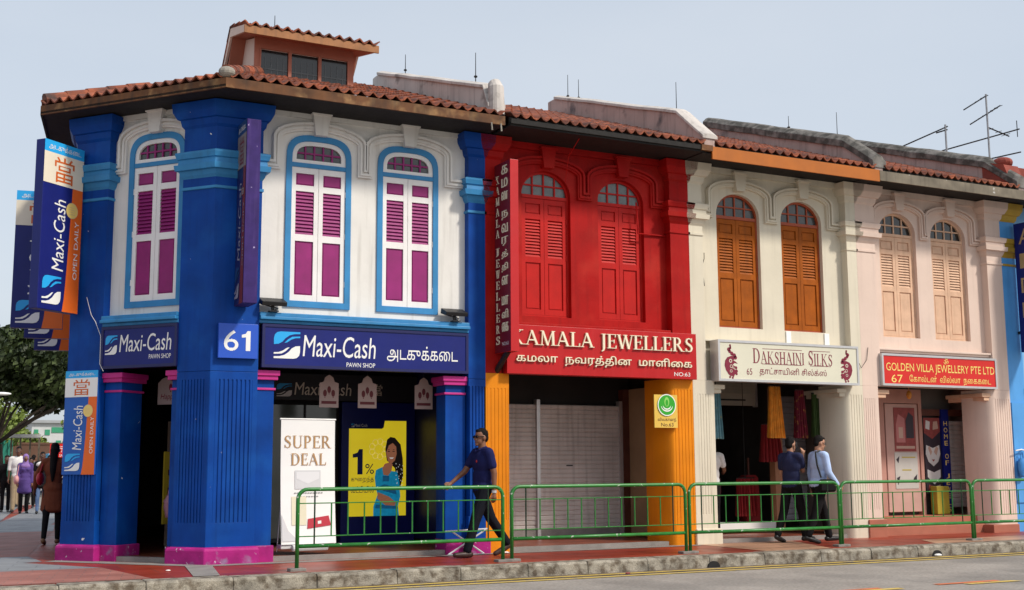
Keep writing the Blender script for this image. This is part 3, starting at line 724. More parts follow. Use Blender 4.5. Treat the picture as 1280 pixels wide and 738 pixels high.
# recessed shopfront
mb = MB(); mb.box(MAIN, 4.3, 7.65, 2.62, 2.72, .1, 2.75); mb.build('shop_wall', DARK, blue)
mb = MB(); mb.box(MAIN, 4.9, 6.30, 2.50, 2.53, .16, 2.18); mb.box(MAIN, 4.9, 6.30, 2.47, 2.56, .10, .16, 1); mb.box(MAIN, 5.78, 5.80, 2.46, 2.5, .16, 2.18, 1); mb.build('shop_window', [GLASSG, IRON], blue)
mb = MB(); mb.box(MAIN, 6.38, 7.62, 2.46, 2.60, .05, 2.24); mb.build('poster_panel', NAVY, blue, bevel=.01)
mb = MB(); mb.box(MAIN, 7.64, 7.66, .9, 2.4, .1, 2.4); mb.build('inner_panel', NAVYD, blue)
mb = MB(); mb.box(CHAM, .3, 1.25, 2.3, 2.4, .05, 2.75); mb.box(CHAM, .45, .8, 1.6, 1.62, .1, 1.9); mb.build('inner_wall', mat('brown_inner_wall', (.34, .25, .19), .8, .2), blue)
mb = MB(); mb.box(CHAM, 1.0, 1.16, 1.3, 1.46, .06, 1.0); mb.build('inner_post', mat('beige_inner_wall', (.36, .25, .14), .7), blue)
# eaves and roof of the corner house
OCH = .46
ns = SIDE.v*-1                               # side-street outward normal
def isect(p, d, q, e):
    c = d.x*e.y-d.y*e.x; t = ((q.x-p.x)*e.y-(q.y-p.y)*e.x)/c; return p+d*t
EB = isect(Vector((0, F-OV, 0)), Vector((1, 0, 0)), CC+CN*OCH, CD)
EA = isect(CC+CN*OCH, CD, A0+ns*.50, SIDE_E)
ES = EA+SIDE_E*9.6
ER = Vector((7.70, F-OV, 0))
fp = [(ES.x, ES.y), (EA.x, EA.y), (EB.x, EB.y), (ER.x, ER.y)]
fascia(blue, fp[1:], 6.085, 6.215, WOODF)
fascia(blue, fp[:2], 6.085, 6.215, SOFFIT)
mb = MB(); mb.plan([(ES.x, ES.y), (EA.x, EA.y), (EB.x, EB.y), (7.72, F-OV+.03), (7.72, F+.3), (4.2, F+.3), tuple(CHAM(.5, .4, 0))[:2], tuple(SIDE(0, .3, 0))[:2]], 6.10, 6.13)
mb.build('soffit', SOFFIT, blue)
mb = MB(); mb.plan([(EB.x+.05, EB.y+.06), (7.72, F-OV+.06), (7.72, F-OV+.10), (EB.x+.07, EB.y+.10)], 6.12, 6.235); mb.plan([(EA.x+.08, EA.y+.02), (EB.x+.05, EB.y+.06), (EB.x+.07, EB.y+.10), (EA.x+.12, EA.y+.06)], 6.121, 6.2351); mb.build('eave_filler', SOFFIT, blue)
inC = Vector((.768, .64))
lm = (ER-EB).length; lc = (EB-EA).length
roof = MB()
va = lc/2*2.135                              # height (in plan) where the two hips meet
def hipcut(u, cap): return max(.02, min(u*2.135 if u < lc/2 else va+(u-lc/2)*.84, cap))
ls = (ES-EA).length
roof_sheet(roof, (EB.x, EB.y), (ER.x, ER.y), (0, 1), SLOPE, lambda u: hipcut(u, 4.7), ZE)
roof_sheet(roof, (EA.x, EA.y), (EB.x, EB.y), (-CN.x, -CN.y), SLOPE, lambda u: max(.02, min(u*2.135, (lc-u)*2.135)), ZE)
roof_sheet(roof, (ES.x, ES.y), (EA.x, EA.y), (-ns.x, -ns.y), SLOPE, lambda u: hipcut(ls-u, 4.0), ZE)
ro = roof.build('roof', TILE, blue, smooth=False)
sm = ro.modifiers.new('thickness', 'SOLIDIFY'); sm.thickness = .018; sm.offset = -1
# ridge tiles along the hips
def hip(p, d, L, parent, m=TILE):
    mb = MB(); d = Vector((*d, 0)).normalized(); n = int(L/.3)
    for i in range(n):
        a = Vector((p.x, p.y, ZE+.07))+d*(i*.3)+Vector((0, 0, SLOPE*.905*i*.3)); b = a+d*.34+Vector((0, 0, SLOPE*.905*.34))
        mb.tube([a+Vector((0, 0, .015)), b], .085, 10)
    mb.build('hip_tiles', m, parent)
hipd = Vector((math.cos(math.radians(64.9)), math.sin(math.radians(64.9))))
hip(EB+Vector((.02, .08, 0)), hipd, 2.4, blue)
hip(EA+Vector((.05, .04, 0)), Vector((math.cos(math.radians(15)), math.sin(math.radians(15)))), 1.6, blue)
mb = MB(); mb.ellipsoid((EB.x+.02, EB.y+.05, ZE+.06), (.11, .1, .075)); mb.build('hip_end', GRANTOP, blue)
# dormer
mb = MB(); d0, d1, yd = 4.60, 6.15, 17.35
mb.box(Frame((0, yd), (1, 0)), d0, d1, 0, .9, 6.8, 7.60)
dm = mb.build('dormer', PINKW, blue)
mb = MB(); fd = Frame((0, yd), (1, 0)); mb.box(fd, d0-.005, d1+.005, -.03, .0, 7.45, 7.66); mb.box(fd, d0-.005, d0+.07, -.03, 0, 6.9, 7.45); mb.box(fd, d1-.07, d1+.005, -.03, 0, 6.9, 7.45); mb.build('dormer_front', SALMON, dm)
a = d0+.07; wd = (d1-d0-.14)/3
for i in range(3):
    mb = MB()
    mb.box(fd, a+wd*i+.02, a+wd*(i+1)-.02, -.006, -.001, 6.95, 7.44, 1)
    mb.box(fd, a+wd*i, a+wd*i+.025, -.04, -.002, 6.9, 7.45, 0); mb.box(fd, a+wd*(i+1)-.025, a+wd*(i+1), -.04, -.002, 6.9, 7.45, 0)
    for k in range(1, 5): u = a+wd*i+wd*k/5; mb.box(fd, u-.006, u+.006, -.012, -.006, 6.95, 7.34, 2)
    mb.box(fd, a+wd*i+.026, a+wd*(i+1)-.026, -.0125, -.0062, 7.14, 7.16, 2)
    mb.build('dormer_window', [SALMON, GLASSD, PANE], dm)
mb = MB(); ye, yr_, yk = 16.95, 17.85, 18.35; ze, zr_, zk = 7.655, 7.88, 7.28
x0d, x1d = 4.345, 6.44
roof_sheet(mb, (x0d, ye), (x1d, ye), (0, 1), (zr_-ze)/(yr_-ye), lambda u: yr_-ye, ze, amp=.032)
roof_sheet(mb, (x1d, yk), (x0d, yk), (0, -1), (zr_-zk)/(yk-yr_), lambda u: yk-yr_, zk)
dr = mb.build('dormer_roof', TILE, dm); q = dr.modifiers.new('thickness', 'SOLIDIFY'); q.thickness = .02; q.offset = -1
mb = MB(); mb.box(Frame((0, ye), (1, 0)), x0d, x1d, .02, .05, 7.53, 7.645)
mb.build('dormer_fascia', mat('faded_dormer_timber', (.34, .15, .06), .7, .2, 4, streak=.4), dm)
for xx in (x0d+.01, x1d-.05):
    mb = MB(); q = [(ye+.051, 7.55), (ye+.051, 7.66), (yr_, 7.875), (yk, 7.28), (yk, 7.16), (yr_, 7.74)]
    mb.solid([(xx, y, z) for y, z in q], [(xx+.035, y, z) for y, z in q]); mb.build('barge_board', PINKW, dm)
mb = MB(); q = [(ye+.06, 7.56), (yr_, 7.76), (yk-.1, 7.2), (yk-.2, 7.18), (yr_, 7.74), (ye+.06, 7.545)]
mb.solid([(x0d+.05, y, z) for y, z in q], [(x1d-.05, y, z) for y, z in q]); mb.build('dormer_soffit', SALMON, dm)
mb = MB(); q = ((yd, 6.7), (yd, 7.60), (yr_, 7.73), (yk-.2, 7.2), (yk-.2, 6.7)); mb.solid([(d0-.001, y, z) for y, z in q], [(d0+.05, y, z) for y, z in q]); mb.build('dormer_side', PINKW, dm)
party_wall(blue, 7.58, 7.80, PARTYW, PARTYW, .36, rounded=False, yf=15.44, ramp=.16)
mb = MB(); mb.tube([(7.69, 15.45, 6.30), (7.69, 15.45, 6.72), (7.69, 15.50, 6.79)], .135, 14, r2=.10); mb.build('parapet_end', PARTYW, blue)
mb = MB()
for x in (7.47, 7.62):
    mb = MB(); mb.tube([(x, F-OV-.02, 6.09), (x+.01, F-OV-.02, 5.98)], .012, 6); mb.build('fixing_strap', GRANTOP, blue)

# ------------------------------------------------------------ the three houses beside it
def arc_pier(xf0, xf1, xc, yc, yb):
    """pier plan: flat front, rounded left side"""
    P = [(xf1, F), (xf1, yb), (xc, yb)]
    for i in range(0, 17):
        a = math.pi/2*i/16; P.append((xf0-(xf0-xc)*math.cos(a), yc-(yc-F)*math.sin(a)))
    return P
def house(name, label, x0, x1, wallm, trimm, pil, cents, hwd, hoodw, frame, leaf, pane, zh, wins=(3.45, 5.33, 5.70), zc=5.67, zt=5.86, loc=None):
    h = thing(name, ((x0+x1)/2, F, 0), label, 'building', 'row of shophouses')
    (a0, a1), (b0, b1) = pil
    holes = [arch(c, hwd, *wins) for c in cents]
    mb = MB(); wall_face(mb, MAIN, [(a1-.02, 2.56), (b0+.02, 2.56), (b0+.02, 6.12), (a1-.02, 6.12)], holes, W+.02, .12)
    mb.build('front_wall', wallm, h)
    for c in cents: plain_window(h, MAIN, c, hwd, *wins, W+.09, frame, leaf, pane)
    hood(h, MAIN, cents, hoodw, a1-.01, b0+.01, zh, zc, zt, W+.02, trimm)
    mb = MB(); mb.box(MAIN, a1-.01, b0+.01, W-.03, W+.02, 6.0, 6.119); mb.build('frieze', wallm, h)
    for (p0, p1) in pil:
        p = upper_pier(h, rect(p0, p1, F, F+.4), trimm, trimm, 2.5625)
    # room behind
    mb = MB(); mb.box(MAIN, x0+.05, x1-.05, .25, 10.4, 2.78, 2.88); mb.build('ceiling', DARKW, h)
    return h
red = house('red_shophouse', 'bright red two storey shophouse with orange lower piers and closed roller shutter', 7.70, 11.33, RED, RED, ((7.692, 7.95), (10.97, 11.329)), (8.80, 10.145), .425, .60, REDW, REDW, PANEL, 5.36)
cream = house('cream_shophouse', 'cream two storey shophouse with ochre shutters above the ivory silk shop sign', 11.33, 14.9, CREAM, CREAM, ((11.331, 11.60), (14.65, 14.868)), (12.44, 13.785), .445, .60, RUST, OCHRE, PANE, 5.31)
pink = house('pale_pink_shophouse', 'pale pink two storey shophouse with peach shutters and small red jewellery sign', 14.9, 18.44, PINKW, PINKW, ((14.87, 15.30), (18.05, 18.439)), (15.99, 17.245), .44, .58, PEACH, PEACH, GLASSD, 5.31)
# sills and ledges over the signs
mb = MB(); mb.box(MAIN, 7.96, 10.96, .02, .14, 3.275, 3.33); mb.build('ledge', RED, red, bevel=.006)
mb = MB(); mb.box(MAIN, 11.62, 14.64, .05, .14, 3.20, 3.235); mb.build('ledge', CREAM, cream, bevel=.006)
for x in (13.36, 14.19):
    mb = MB(); mb.box(MAIN, x, x+.10, .13, .15, 3.235, 3.44); mb.build('wall_patch', SIGNW, cream)
mb = MB(); mb.box(MAIN, 15.3, 18.04, .02, .14, 3.20, 3.235); mb.box(MAIN, 15.3, 18.04, .06, .14, 3.16, 3.199); mb.build('ledge', PINKW, pink, bevel=.006)
# lower piers
def low_pier(parent, poly, m, fl, z0=0, name='lower_pier'):
    mb = MB(); mb.loft(offset(poly, -.006), [(z0+.45, 0), (2.56, 0)]); mb.loft(poly, [(z0, 0), (z0+.46, 0)]); mb.loft(poly, [(2.34, 0), (2.561, 0)])
    for (a, b, n, lo, hi) in fl:
        flutes(mb, MAIN, a, b, z0+.455, 2.345, .006, n, .006)
        mb.box(MAIN, lo, a, 0, .025, z0+.455, 2.345)
        if hi > b: mb.box(MAIN, b, hi, 0, .025, z0+.455, 2.345)
    return mb.build(name, m, parent, bevel=.004)
low_pier(red, rect(7.692, 8.07, F, F+.55), ORANGE, [(7.72, 8.05, 5, 7.693, 8.069)])
def curved_pier(parent, xf0, xf1, xc, m, nfl, name='lower_pier', z0=0, base=None):
    mb = MB(); P = arc_pier(xf0, xf1, xc, F+.5, F+.56)
    Q = [(x, max(y, F+.006)) for x, y in P]
    mb.loft(P, [(z0, 0), (z0+.3, 0)]); mb.loft(Q, [(z0+.3, 0), (2.4, 0)]); mb.loft(P, [(2.4, 0), (2.56, 0)])
    flutes(mb, MAIN, xf0, xf1, z0+.30, 2.40, .006, nfl, .006)
    return mb.build(name, m, parent)
curved_pier(red, 10.985, 11.328, 10.79, ORANGE, 5)
curved_pier(cream, 14.605, 14.868, 14.38, CREAM, 4)
low_pier(cream, rect(11.331, 11.745, F, F+.7), CREAM, [(11.42, 11.66, 4, 11.332, 11.744)])
low_pier(pink, rect(14.87, 15.216, F, F+.8), PINKW, [(14.88, 15.14, 5, 14.871, 15.215)])
curved_pier(pink, 18.06, 18.439, 17.80, PINKW, 6)
mb = MB(); mb.box(MAIN, 11.31, 11.80, -.045, .72, -.01, .24); mb.build('plinth', CREAM, cream, bevel=.01)
mb = MB(); mb.box(MAIN, 14.86, 15.26, -.03, .82, -.01, .30); mb.build('plinth', SALMON, pink, bevel=.01)
mb = MB(); mb.box(MAIN, 15.22, 18.06, .35, 1.6, -.02, .30); mb.box(MAIN, 15.22, 18.06, .20, .351, -.02, .15); mb.build('raised_step', SALMON, pink, bevel=.01)
mb = MB(); mb.box(MAIN, 17.78, 18.439, -.04, .9, -.01, .14); mb.build('plinth', SALMON, pink, bevel=.01)
# brackets under the beams
def bracket(parent, a, b, m, side):
    mb = MB(); mb.box(MAIN, a, b, .03, .9, 2.43, 2.50); q = .06
    mb.box(MAIN, a+(q if side < 0 else 0), b-(q if side > 0 else 0), .05, .9, 2.365, 2.43); mb.build('bracket', m, parent, bevel=.006)
bracket(cream, 11.746, 11.98, CREAM, 1); bracket(cream, 14.33, 14.604, CREAM, -1)
bracket(pink, 15.218, 15.50, PEACH, 1); bracket(pink, 17.76, 18.05, PEACH, -1)
# roofs, eaves and party walls
def eave(parent, x0, x1, fm, fz=(6.06, 6.215), fx=None):
    mb = MB(); roof_sheet(mb, (x0, F-OV), (x1, F-OV), (0, 1), SLOPE, lambda u: 4.8, ZE)
    r = mb.build('roof', TILE, parent); s = r.modifiers.new('thickness', 'SOLIDIFY'); s.thickness = .018; s.offset = -1
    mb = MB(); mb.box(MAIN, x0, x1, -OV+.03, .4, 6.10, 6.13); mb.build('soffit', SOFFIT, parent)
    if fm:
        a, b = fx or (x0, x1)
        fascia(parent, [(a, F-OV), (b, F-OV)], *fz, fm)
    mb = MB(); mb.box(MAIN, x0, x1, -OV+.05, -OV+.10, 6.131, 6.235); mb.build('eave_filler', SOFFIT, parent)
    mb = MB(); zt = ZE+4.8*SLOPE; mb.solid([(x0, F-OV+4.75, zt), (x0, 26.6, 6.3), (x0, 26.6, 6.2), (x0, F-OV+4.75, zt-.1)], [(x1, F-OV+4.75, zt), (x1, 26.6, 6.3), (x1, 26.6, 6.2), (x1, F-OV+4.75, zt-.1)]); mb.build('rear_roof', TILE, parent)
eave(red, 7.80, 11.24, SOFFIT, (6.13, 6.2)); eave(cream, 11.46, 14.80, ORANGEF, (6.0, 6.2), (11.36, 14.86)); eave(pink, 15.0, 18.3, GREYF, (6.02, 6.19), (14.87, 18.42))
mb = MB(); mb.box(MAIN, 11.15, 11.36, -OV-.02, -OV+.06, 6.12, 6.21); mb.build('fascia_board', WOODF, red)
party_wall(red, 11.24, 11.46, PARTYP, PARTYW, .42, rounded=False); party_wall(cream, 14.80, 15.0, PARTYP, MOULD, .36); party_wall(pink, 18.30, 18.52, PARTYP, MOULD, .36)
mb = MB(); mb.ellipsoid((18.50, 15.75, 6.83), (.15, .26, .13), 14, 10); mb.solid([(18.28, y, z) for y, z in ((15.35, 6.35), (15.5, 6.75), (16.0, 6.9), (16.0, 6.4))], [(18.66, y, z) for y, z in ((15.35, 6.35), (15.5, 6.75), (16.0, 6.9), (16.0, 6.4))]); mb.build('wall_end', OXIDE, pink)
for h_, a, b in ((red, 11.20, 11.50), (cream, 14.76, 15.04), (pink, 18.26, 18.60)):
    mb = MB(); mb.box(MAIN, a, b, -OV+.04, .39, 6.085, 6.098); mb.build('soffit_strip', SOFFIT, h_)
# conduits and loose wires on the fronts
mb = MB(); mb.tube([MAIN(10.42, W, 5.36), MAIN(10.44, W-.01, 4.86), MAIN(10.96, W, 4.86)], .014, 6); mb.build('conduit', RED, red)
mb = MB(); mb.tube([MAIN(9.05, -.45, 6.1), MAIN(9.06, -.1, 5.9), MAIN(9.12, W-.02, 5.55)], .006, 5); mb.build('loose_wire', REDW, red)
mb = MB(); mb.tube([MAIN(11.62, .0, 4.62), MAIN(11.70, W-.02, 4.55), MAIN(11.66, W-.01, 4.40), MAIN(11.70, W-.01, 4.1)], .006, 5); mb.build('loose_wire', IRON, cream)
mb = MB(); mb.tube([MAIN(15.02, -.012, 3.22), MAIN(14.97, -.02, 3.0), MAIN(14.84, -.02, 2.86), MAIN(14.66, -.02, 3.16)], .005, 5); mb.build('loose_wire', IRON, pink)
mb = MB(); q = CHAM(.30, -.02, 3.55); q2 = CHAM(.48, -.03, 3.2); q3 = CHAM(.58, -.03, 3.0); q4 = CHAM(.585, -.03, 2.62); q5 = CHAM(.65, -.03, 2.52); q1 = CHAM(.40, -.03, 3.30); mb.tube([q, q1, q2, q3, q4, q5], .0035, 6); mb.build('loose_wire', SIGNW, blue)
# shop interiors: red
def corrugated(mb, fr, u0, u1, z0, z1, v, pitch=.075, depth=.014, mi=0):
    n = int((z1-z0)/pitch); prof = []
    for i in range(n): z = z0+i*pitch; prof += [(z, v), (z+pitch*.2, v-depth), (z+pitch*.8, v-depth), (z+pitch*.97, v)]
    mb.grid([[fr(u, y, z) for z, y in prof] for u in (u0, u1)], mi)
YR = 1.75
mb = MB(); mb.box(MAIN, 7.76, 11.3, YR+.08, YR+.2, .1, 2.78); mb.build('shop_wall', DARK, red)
mb = MB(); corrugated(mb, MAIN, 8.0, 9.44, .2, 2.25, YR); mb.build('roller_shutter', SHUTTER, red)
mb = MB(); corrugated(mb, MAIN, 9.50, 11.02, .2, 2.25, YR-.01); s = mb.build('roller_shutter', SHUTTER, red)
for a, b in ((9.44, 9.50), (11.02, 11.08)): mb = MB(); mb.box(MAIN, a, b, YR-.06, YR+.05, .05, 2.3); mb.build('shutter_guide', ALU, red)
mb = MB(); mb.box(MAIN, 7.8, 11.08, YR-.03, YR+.08, .1, .2); mb.build('door_step', STEPG, red)
mb = MB(); mb.box(MAIN, 11.08, 11.20, YR-.08, YR+.06, .1, 2.5); mb.build('door_post', BROWN, red)
mb = MB(); mb.box(MAIN, 11.20, 11.27, 1.05, YR+.06, .1, 2.5); mb.build('inner_wall', mat('beige_inner_wall', (.36, .25, .14), .7), red)
mb = MB(); mb.box(MAIN, 10.0, 10.12, YR-.03, YR-.02, 1.22, 1.24); mb.build('shutter_handle', IRON, red)
# cream
YC = 1.45
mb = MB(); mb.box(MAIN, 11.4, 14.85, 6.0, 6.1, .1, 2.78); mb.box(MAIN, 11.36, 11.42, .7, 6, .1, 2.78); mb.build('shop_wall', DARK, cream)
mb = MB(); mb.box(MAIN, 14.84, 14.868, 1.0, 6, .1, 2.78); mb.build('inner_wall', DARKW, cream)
mb = MB(); mb.box(MAIN, 14.02, 14.20, YC-.1, YC+.05, .1, 2.6); mb.build('door_post', mat('peach_post_paint', (.50, .25, .14), .6), cream)
mb = MB(); corrugated(mb, MAIN, 14.20, 14.82, .25, 2.5, YC+.02, .10); mb.build('roller_shutter', mat('grey_roller_shutter', (.33, .33, .35), .5, .1), cream)
mb = MB(); mb.box(MAIN, 12.05, 14.0, 1.35, 1.8, .1, .24); mb.build('door_step', SIGNW, cream, bevel=.008)
# pink
YP = 1.0
mb = MB(); mb.box(MAIN, 15.2, 18.06, YP+.1, YP+.2, .3, 2.78); mb.build('shop_wall', DARKW, pink)
mb = MB(); mb.box(MAIN, 16.30, 17.10, YP-.02, YP+.09, .36, 2.33); mb.build('door_panel', mat('dusty_pink_door', (.52, .32, .27), .6, .1), pink, bevel=.01)
mb = MB()
for a, b in ((15.3, 16.26), (17.12, 17.2)): mb.box(MAIN, a, b, YP-.03, YP+.09, .3, 2.6)
mb.box(MAIN, 16.26, 17.12, YP-.03, YP+.09, 2.34, 2.6); mb.build('door_surround', mat('dull_pink_render', (.46, .24, .19), .7, .12), pink)
mb = MB(); corrugated(mb, MAIN, 17.90, 18.42, .42, 2.1, YP+.02, .085); mb.build('roller_shutter', SHUTTER, pink)
mb = MB(); mb.box(MAIN, 17.2, 18.42, YP-.04, YP+.09, 2.12, 2.24); mb.build('shop_lintel', BROWN, pink)
mb = MB(); mb.box(MAIN, 18.425, 18.455, .42, 10.4, 0, 6.1); mb.build('dividing_wall', mat('dull_pink_render', (.46, .24, .19)), pink)

# ------------------------------------------------------------ neighbour at the right edge
nb = thing('light_blue_shophouse', (20.3, F, 0), 'light blue shophouse with olive yellow mouldings cut off by right edge', 'building', 'row of shophouses')
p = upper_pier(nb, rect(18.441, 18.85, F+.01, F+.41), TEALW, OLIVE, 0, False)
mb = MB(); mb.loft(rect(18.442, 18.848, F+.012, F+.4), CAP_TOP); mb.build('pier_head', OLIVE, nb)
mb = MB(); wall_face(mb, MAIN, [(18.84, 0), (22, 0), (22, 6.12), (18.84, 6.12)], [], W+.02, .1); mb.build('front_wall', mat('pale_blue_wall_paint', (.22, .48, .78), .6, .1, 2), nb)
mb = MB(); mb.box(MAIN, 18.46, 18.83, -.012, .02, .52, 2.34); mb.build('fluted_face', TEALW, nb)
mb = MB(); mb.box(MAIN, 18.85, 22, -.02, .13, 2.5, 2.62); mb.build('string_course', YELD, nb)
mb = MB(); mb.box(MAIN, 18.86, 22, .05, .14, .3, 2.45); mb.build('shopfront', NAVY, nb); mb = MB(); mb.box(MAIN, 18.5, 22, .3, 10.4, 2.7, 2.8); mb.build('ceiling', DARKW, nb)
eave(nb, 18.56, 22.5, TEALW, (6.02, 6.19), (18.43, 22.5))
mb = MB(); mb.solid([(x, y, z) for x, y, z in ((18.7, 16.4, 6.6), (18.7, 16.4, 7.05), (18.7, 16.75, 7.05), (18.7, 16.75, 6.6))], [(x, y, z) for x, y, z in ((22.5, 16.4, 6.6), (22.5, 16.4, 7.05), (22.5, 16.75, 7.05), (22.5, 16.75, 6.6))]); mb.build('parapet', OXIDE, nb)
# ------------------------------------------------------------ fascia signs
def one(u, z, w, h):
    return [(u+w*.42, z), (u+w*.85, z), (u+w*.85, z+h), (u+w*.55, z+h), (u+w*.40, z+h*.86), (u+w*.02, z+h*.80), (u+w*.02, z+h*.66), (u+w*.42, z+h*.68)]
def board(name, fr, u0, u1, z0, z1, v0, v1, m, label, edge=None, rim=None, group=None):
    c = fr((u0+u1)/2, v0, z0)
    t = thing(name, c, label, 'sign', group)
    mb = MB(); mb.box(fr, u0, u1, v0, v1, z0, z1); mb.build('board', m, t, bevel=.004)
    if rim:
        mb = MB(); r = .028
        o = [(u0-.01, z0-.01), (u1+.01, z0-.01), (u1+.01, z1+.01), (u0-.01, z1+.01)]; i = [(u0+r, z0+r), (u1-r, z0+r), (u1-r, z1-r), (u0+r, z1-r)]
        ring(mb, fr, o, i, v0-.012, v1-.002); mb.build('rim', rim, t)
    return t
TEXT_W = SIGNW
# corner shop, main front
t = board('shop_sign', MAIN, 4.40, 7.395, 2.545, 3.105, -.02, .10, NAVY, 'long navy pawn shop sign over the shopfront behind the white banner stand', rim=NAVYD)
v = -.0225
swirl(t, MAIN, 4.55, 2.66, .36, .36, v)
write(t, 'Maxi-Cash', MAIN, 4.95, 5.99, 2.70, 2.985, v, SIGNW, bold=.022, shear=.12)
write(t, 'PAWN SHOP', MAIN, 5.57, 5.985, 2.575, 2.635, v, SIGNW, bold=.012, rows=14)
write(t, 'அடகுக்கைட', MAIN, 6.16, 7.24, 2.67, 2.90, v, SIGNW, bold=.010)
# chamfer
t = board('shop_sign', CHAM, .60, 1.845, 2.56, 3.11, -.02, .10, NAVY, 'short navy pawn shop sign over the chamfered corner doorway', rim=NAVYD)
swirl(t, CHAM, .66, 2.74, .20, .26, v)
write(t, 'Maxi-Cash', CHAM, .90, 1.76, 2.77, 3.0, v, SIGNW, bold=.022, shear=.12)
write(t, 'PAWN SHOP', CHAM, 1.40, 1.76, 2.66, 2.72, v, SIGNW, bold=.012, rows=14)
# number plate 61
t = board('number_plate', MAIN, 3.80, 4.32, 2.635, 3.09, -.075, -.012, mat('plate_blue', (.02, .09, .52), .35, .05), 'square blue house number plate reading 61 on the corner pier')
write(t, '6', MAIN, 3.87, 4.06, 2.73, 3.0, -.0775, SIGNW, bold=.055); mb = MB(); flat(mb, MAIN, one(4.10, 2.735, .14, .262), -.0775); mb.build('lettering', SIGNW, t)
# red jewellers
t = board('shop_sign', MAIN, 7.98, 11.33, 2.555, 3.275, -.12, .02, SRED, 'red jewellers sign with raised cream serif lettering over the roller shutter')
write(t, 'KAMALA JEWELLERS', MAIN, 8.02, 11.24, 2.93, 3.20, -.122, CREAML, serif=True, depth=.03, rows=30)
write(t, 'கமலா  நவரத்தின  மாளிைக', MAIN, 8.12, 11.22, 2.69, 2.865, -.122, CREAML, bold=.014, depth=.03, rows=26)
write(t, 'NO:63', MAIN, 10.90, 11.20, 2.60, 2.66, -.1225, SIGNW, bold=.03, rows=14)
# cream silks
t = board('shop_sign', MAIN, 11.72, 14.63, 2.555, 3.195, -.17, .04, CSIGN, 'ivory silk shop sign with maroon lettering and two maroon peacock motifs', rim=ALU)
v = -.1725
write(t, 'DAKSHAINI SILKS', MAIN, 12.40, 14.06, 2.85, 3.09, v, MAROON, serif=True, small=.82)
mb = MB()
for a, b, z in ((12.60, 13.42, 3.085), (12.58, 13.42, 2.838), (13.58, 14.02, 3.085), (13.58, 14.02, 2.838)): mb.add([MAIN(a, v, z), MAIN(b, v, z), MAIN(b, v, z+.008), MAIN(a, v, z+.008)])
mb.build('rule', MAROON, t)
write(t, 'தாட்சாயினி சில்க்ஸ்', MAIN, 12.53, 13.93, 2.64, 2.79, v, MAROON, bold=.012)
write(t, '65', MAIN, 12.27, 12.38, 2.66, 2.76, v, MAROON, rows=16)
def peacock(parent, fr, cu, z0, h, flip, v):
    mb = MB(); s = -1 if flip else 1; k = h
    body = [(-.02, .04), (-.10, .10), (-.18, .22), (-.22, .36), (-.20, .50), (-.13, .60), (0, .65), (.10, .63), (.12, .56), (.06, .52), (.14, .48), (.20, .42), (.10, .44), (.04, .38), (.12, .34), (.08, .26), (.14, .22), (.18, .14), (.10, .10), (.06, .02), (0, .06)]
    flat(mb, fr, [(cu+s*a*k*1.15, z0+b*k) for a, b in body][::s], v, 0)
    for a, b, r in ((.10, .66, .06), (.14, .60, .05), (.02, .72, .05), (-.05, .78, .045), (-.08, .84, .05), (-.03, .88, .035), (-.03, .96, .03), (-.02, .92, .025), (.15, .30, .04), (.16, .2, .045), (-.06, .02, .03), (.03, .0, .03), (.16, .12, .035)): disc(mb, fr, cu+s*a*k*1.1, z0+b*k, r*k*1.15, v-.0005, 0, 12)
    disc(mb, fr, cu-s*.03*k, z0+.50*k, .055*k, v-.001, 1, 14, .032*k)
    disc(mb, fr, cu-s*.01*k, z0+.34*k, .05*k, v-.001, 1, 14, .036*k); disc(mb, fr, cu+s*.06*k, z0+.3*k, .03*k, v-.001, 1, 12, .018*k); disc(mb, fr, cu-s*.02*k, z0+.2*k, .045*k, v-.001, 1, 12, .032*k)
    return mb.build('peacock_motif', [MAROON, CSIGN], parent)
peacock(t, MAIN, 11.97, 2.60, .54, False, v); peacock(t, MAIN, 14.36, 2.60, .54, True, v)
# pink jewellery
t = board('shop_sign', MAIN, 15.28, 18.05, 2.58, 3.12, -.06, .06, GSRED, 'small bright red jewellery sign with yellow lettering and number 67', rim=ALU)
v = -.0625
write(t, 'GOLDEN VILLA JEWELLERY PTE LTD', MAIN, 15.37, 18.0, 2.79, 2.97, v, GSYEL, bold=.045)
write(t, '67', MAIN, 15.48, 15.74, 2.63, 2.765, v, GSYEL, bold=.03, rows=20)
write(t, 'ேகால்டன்  வில்லா  நைககைட', MAIN, 15.90, 17.90, 2.61, 2.775, v, GSYEL, bold=.008)
write(t, 'ॐ', MAIN, 16.74, 16.86, 2.985, 3.09, v, GSYEL, bold=.01, rows=18)

